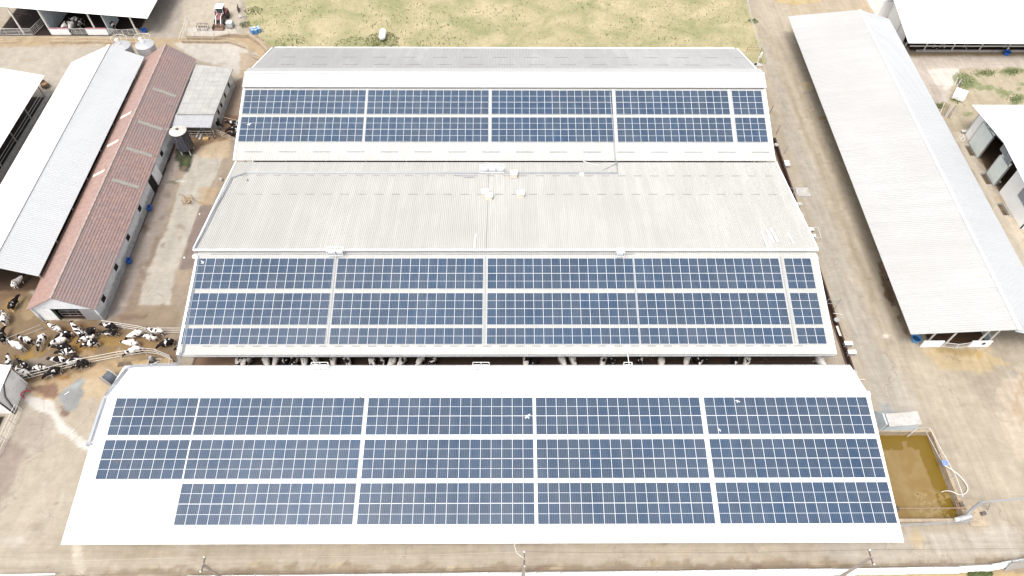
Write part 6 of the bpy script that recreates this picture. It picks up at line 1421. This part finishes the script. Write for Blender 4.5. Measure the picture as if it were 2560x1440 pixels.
q_ = at(2405, 1297, .7); MB().tube([q_+Vector((-.5, -.1, .1)), q_+Vector((.9, .2, .3))], .30, 16).build('drum_housing', 'steel', sp2); MB().tube([q_+Vector((-.8, -.12, .08)), q_+Vector((-.5, -.1, .1))], .22, 14).build('motor', 'white', sp2)
MB().tube([q_+Vector((.9, .2, .3)), q_+Vector((.95, .2, .3))], .24, 14).build('outlet', 'dark', sp2)
for dx in (-.4, .9): MB().beam((q_.x+dx, q_.y-.25, 0), (q_.x+dx, q_.y-.25, .5), .08).build('leg', 'steel', sp2)
b_ = at(2470, 1274, 0); MB().beam((b_.x, b_.y, 0), at(2478, 1252, 3.1), .08).build('support_leg', 'steel', sp2); MB().beam((b_.x, b_.y, .6), at(2455, 1258, 2.9), .05).build('brace', 'steel', sp2)
o = MB().box(50.6, 52.6, 22.6, 25.6, 0, .12).build('concrete_pad', 'concrete_tan'); tag(o, 'rough concrete pad under the slurry separator', 'pad')
p = at(2460, 1284, .4); e_ = thing('loose_motor', (p.x, p.y, 0), 'dark electric motor lying right of the slurry separator', 'motor', local=True); MB().tube([(-.25, 0, .25), (.25, .1, .3)], .2, 12).build('motor_body', 'steel_dark', e_); MB().tube([(.25, .1, .3), (.5, .15, .3)], .07, 8).build('shaft', 'steel', e_)
a, b_ = at(2245, 1273, .25), at(2400, 1271, .25); e_ = thing('mixer_beam', (a.x, a.y, 0), 'long rusty beam with a mixer lying across the slurry pit', 'beam'); MB().beam((40.7, a.y, .37), (50.6, b_.y, .37), .10, .12).build('beam_bar', 'wood', e_)
MB().lathe([(.12, -.5), (.25, -.2), (.25, .3), (.1, .5)], (a.x-.2, a.y, .3), 10).build('mixer_head', 'steel_dark', e_)
p = at(2402, 1262, .4); e_ = thing('winch_frame', (p.x, p.y, 0), 'small wooden winch frame on the right edge of the slurry pit', 'winch', local=True)
mb = MB()
for i_ in range(5): mb.beam((-.4+i_*.2, -.5, .32), (-.4+i_*.2, .5, .32), .08, .05)
mb.box(-.5, .5, -.45, -.38, 0, .3); mb.box(-.5, .5, .38, .45, 0, .3); mb.build('slat_top', 'wood', e_); MB().box(-.15, .15, -.2, .2, .34, .6).build('winch', 'steel_dark', e_)

# ------------------------------------------------------------------ front: panel fence, poles and power lines
top = [(470, 1440.5), (860, 1437), (1280, 1432), (1700, 1428), (1960, 1424), (2200, 1421.5), (2400, 1417), (2480, 1412), (2530, 1402), (2590, 1392)]
tw = [at(x_, y_, .6) for x_, y_ in top]
pf = thing('panel_fence', (tw[0].x, tw[0].y, 0), 'long white sheet metal fence along the bottom edge of the yard', 'fence')
acc = 0
for a, b_ in zip(tw[:-1], tw[1:]):
    L = (b_-a).length; n = max(1, round(L/2.45))
    for i_ in range(n):
        p0_, p1_ = a.lerp(b_, i_/n), a.lerp(b_, (i_+1)/n); dz_ = random.uniform(-.06, .06); lean = random.uniform(-.05, .08)
        p0_.y += lean*.5; p1_.y += random.uniform(-.04, .05)
        q0, q1 = Vector((p0_.x+.02, p0_.y, .6+dz_)), Vector((p1_.x-.02, p1_.y, .6+dz_+random.uniform(-.04, .04)))
        f0, f1 = Vector((p0_.x+.02, p0_.y-.5, .05)), Vector((p1_.x-.02, p1_.y-.5, .05))
        mb = MB(); sheet(mb, f0, f1, q1, q0, pitch=.5, prof=[(0, 0), (.1, .03), (.3, .03), (.4, 0)], thick=.02); mb.build('fence_panel', 'white', pf)
        if True:
            mb = MB(); mb.beam((p0_.x, p0_.y+.05, 0), (p0_.x, p0_.y+.05, .78), .07); mb.beam((p0_.x, p0_.y+.05, .7), (p0_.x+.2, p0_.y-.5, .12), .05); mb.build('post', 'steel', pf)
    mb = MB(); mb.tube([Vector((a.x, a.y+.05, .66)), Vector((b_.x, b_.y+.05, .66))], .03, 5); mb.build('top_rail', 'steel', pf)
mb = MB(); mb.tube([at(-10, 1438, .6), at(35, 1437.5, .6), at(138, 1435, .6)], .09, 8); o = mb.build('white_pipe', 'white'); tag(o, 'white pipe at the very bottom left corner', 'pipe')
mb = MB(); mb.beam(at(162, 1430, .5), at(172, 1440, .3), .04); mb.beam(at(196, 1430, .5), at(210, 1440, .3), .04); mb.beam(at(168, 1439, .3), at(212, 1439, .3), .06); o = mb.build('wooden_frame', 'wood'); tag(o, 'small dark wooden frame at the end of the pebble strip', 'frame')
a = at(2510, 1415, .3); o = MB().hexa([(a.x, a.y-.5, 0), (a.x+2.6, a.y, 0), (a.x+2.7, a.y+.1, .0), (a.x, a.y-.4, 0)], [(a.x+.3, a.y, 1.1), (a.x+2.8, a.y+.45, 1.1), (a.x+2.8, a.y+.5, 1.1), (a.x+.3, a.y+.05, 1.1)]).build('leaning_sheet', 'steel'); tag(o, 'grey metal sheet leaning at the bottom right corner of the fence', 'sheet')
PT = []
for (px, py, zt_, lb) in [(505, 1410, 8.8, 'left utility pole with a slanting top at the bottom edge'), (1311, 1397, 8.8, 'middle utility pole with a bent white cable loop on top'), (2181, 1392, 8.8, 'right lattice utility pole in front of the white panel fence')]:
    p = at(px, py, zt_); e_ = thing('utility_pole', (p.x, p.y, 0), lb, 'utility pole', 'utility poles along the front of the farm')
    mb = MB()
    for s_ in (-.12, .12): mb.beam((p.x+s_*1.4, p.y, 0), (p.x+s_*.55, p.y, zt_), .09, .16)
    for i_ in range(14): z_ = .3+i_*.62; mb.box(p.x-.16+.006*i_, p.x+.16-.006*i_, p.y-.06, p.y+.06, z_, z_+.22)
    mb.build('pole_shaft', 'pole', e_)
    mb = MB(); mb.beam((p.x-.1, p.y, zt_-.15), (p.x+.1, p.y, zt_-.15), .12); mb.beam((p.x, p.y-.75, zt_-.3), (p.x, p.y+.75, zt_-.3), .1); mb.build('crossarm', 'steel_dark', e_)
    for dy in (-.65, .65): mb = MB(); mb.lathe([(.05, -.28), (.07, -.18), (.05, -.1), (.07, 0), (.03, .05)], (p.x, p.y+dy, zt_), 8); mb.build('insulator', 'white', e_)
    PT.append((p, zt_))
p, zt_ = PT[1]; mb = MB(); mb.tube([(p.x-.05, p.y+.1, zt_-.2), (p.x-.7, p.y+.5, zt_), (p.x-.95, p.y+1.2, zt_+.2), (p.x-.6, p.y+1.45, zt_+.3), (p.x+.1, p.y+1.4, zt_+.3)], .018, 6); o = mb.build('cable_loop', 'white'); tag(o, 'white cable loop standing up from the middle utility pole', 'cable')
def wirex(a, b_, sag, label, mat='wire'):
    mb = MB(); n = 18; mb.tube([a.lerp(b_, i_/n)-Vector((0, 0, sag*4*(i_/n)*(1-i_/n))) for i_ in range(n+1)], .012, 4); o = mb.build('power_line', mat); tag(o, label, 'power line', 'wires between the utility poles')
ends = [Vector((-70, 16.2, 8.6))]+[Vector((p.x, p.y, z_)) for p, z_ in PT]+[Vector((75, 18.0, 8.6))]
nm_ = ['left of the left pole', 'between the left and middle poles', 'between the middle and right poles', 'right of the right pole']
for i_ in range(4):
    a, b_ = ends[i_], ends[i_+1]
    wirex(a+Vector((0, .65, 0)), b_+Vector((0, .65, 0)), .7, 'upper power line %s' % nm_[i_], 'wire' if i_ > 1 else 'wire_pale'); wirex(a+Vector((0, -.65, 0)), b_+Vector((0, -.65, 0)), .8, 'lower power line %s' % nm_[i_], 'wire')

# ------------------------------------------------------------------ birds
def bird(px, py, z_, label, white=True, s_=1., rz=0):
    p = at(px, py, z_); o = MB(); ell(o, (0, 0, 0), .17, .07, .07, 8, 6); ell(o, (.17, 0, .03), .05, .04, .04, 8, 6)
    o.add([(.06, .04, .04), (-.06, .04, .04), (-.14, .34, .12), (.02, .36, .12), (.0, .20, .05)], [(0, 4, 3), (0, 1, 4), (1, 2, 4), (4, 2, 3)]); o.add([(.06, -.04, .04), (-.06, -.04, .04), (-.14, -.34, .12), (.02, -.36, .12), (.0, -.20, .05)], [(0, 3, 4), (0, 4, 1), (1, 4, 2), (4, 3, 2)])
    o.add([(-.15, .03, 0), (-.15, -.03, 0), (-.30, -.07, 0), (-.30, .07, 0)], [(0, 1, 2, 3)])
    b_ = o.build('pigeon', 'white' if white else 'steel_dark'); b_.location = p; b_.rotation_euler = (0, 0, rz); b_.scale = (s_,)*3; tag(b_, label, 'bird', 'pigeons over the roofs')
bird(1318, 1041, 8, 'white pigeon with spread wings over the middle block of the white roof', True, 1.0, 2.3)
bird(1844, 1003, 7, 'white pigeon over the top row of the rightmost block', True, .7, 1.2); bird(1799, 1075, 6.5, 'white pigeon near the lower left corner of the rightmost block', True, .6, .5)
bird(292, 1152, 6, 'dark pigeon over the leftmost block of the white roof', False, .9, 1.9); bird(901, 994, 6.6, 'dark pigeon sitting at the ridge of the white roof', False, .7, .4); bird(623, 311, 8.2, 'white pigeon over the left end of the back barn panels', True, .9, 2.)
bird(507, 656, 8.0, 'white pigeon over the upper left panel of the middle barn', True, .8, .7); bird(620, 451, 7.6, 'dark pigeon at the left end of the plain grey roof', False, .8, .2)
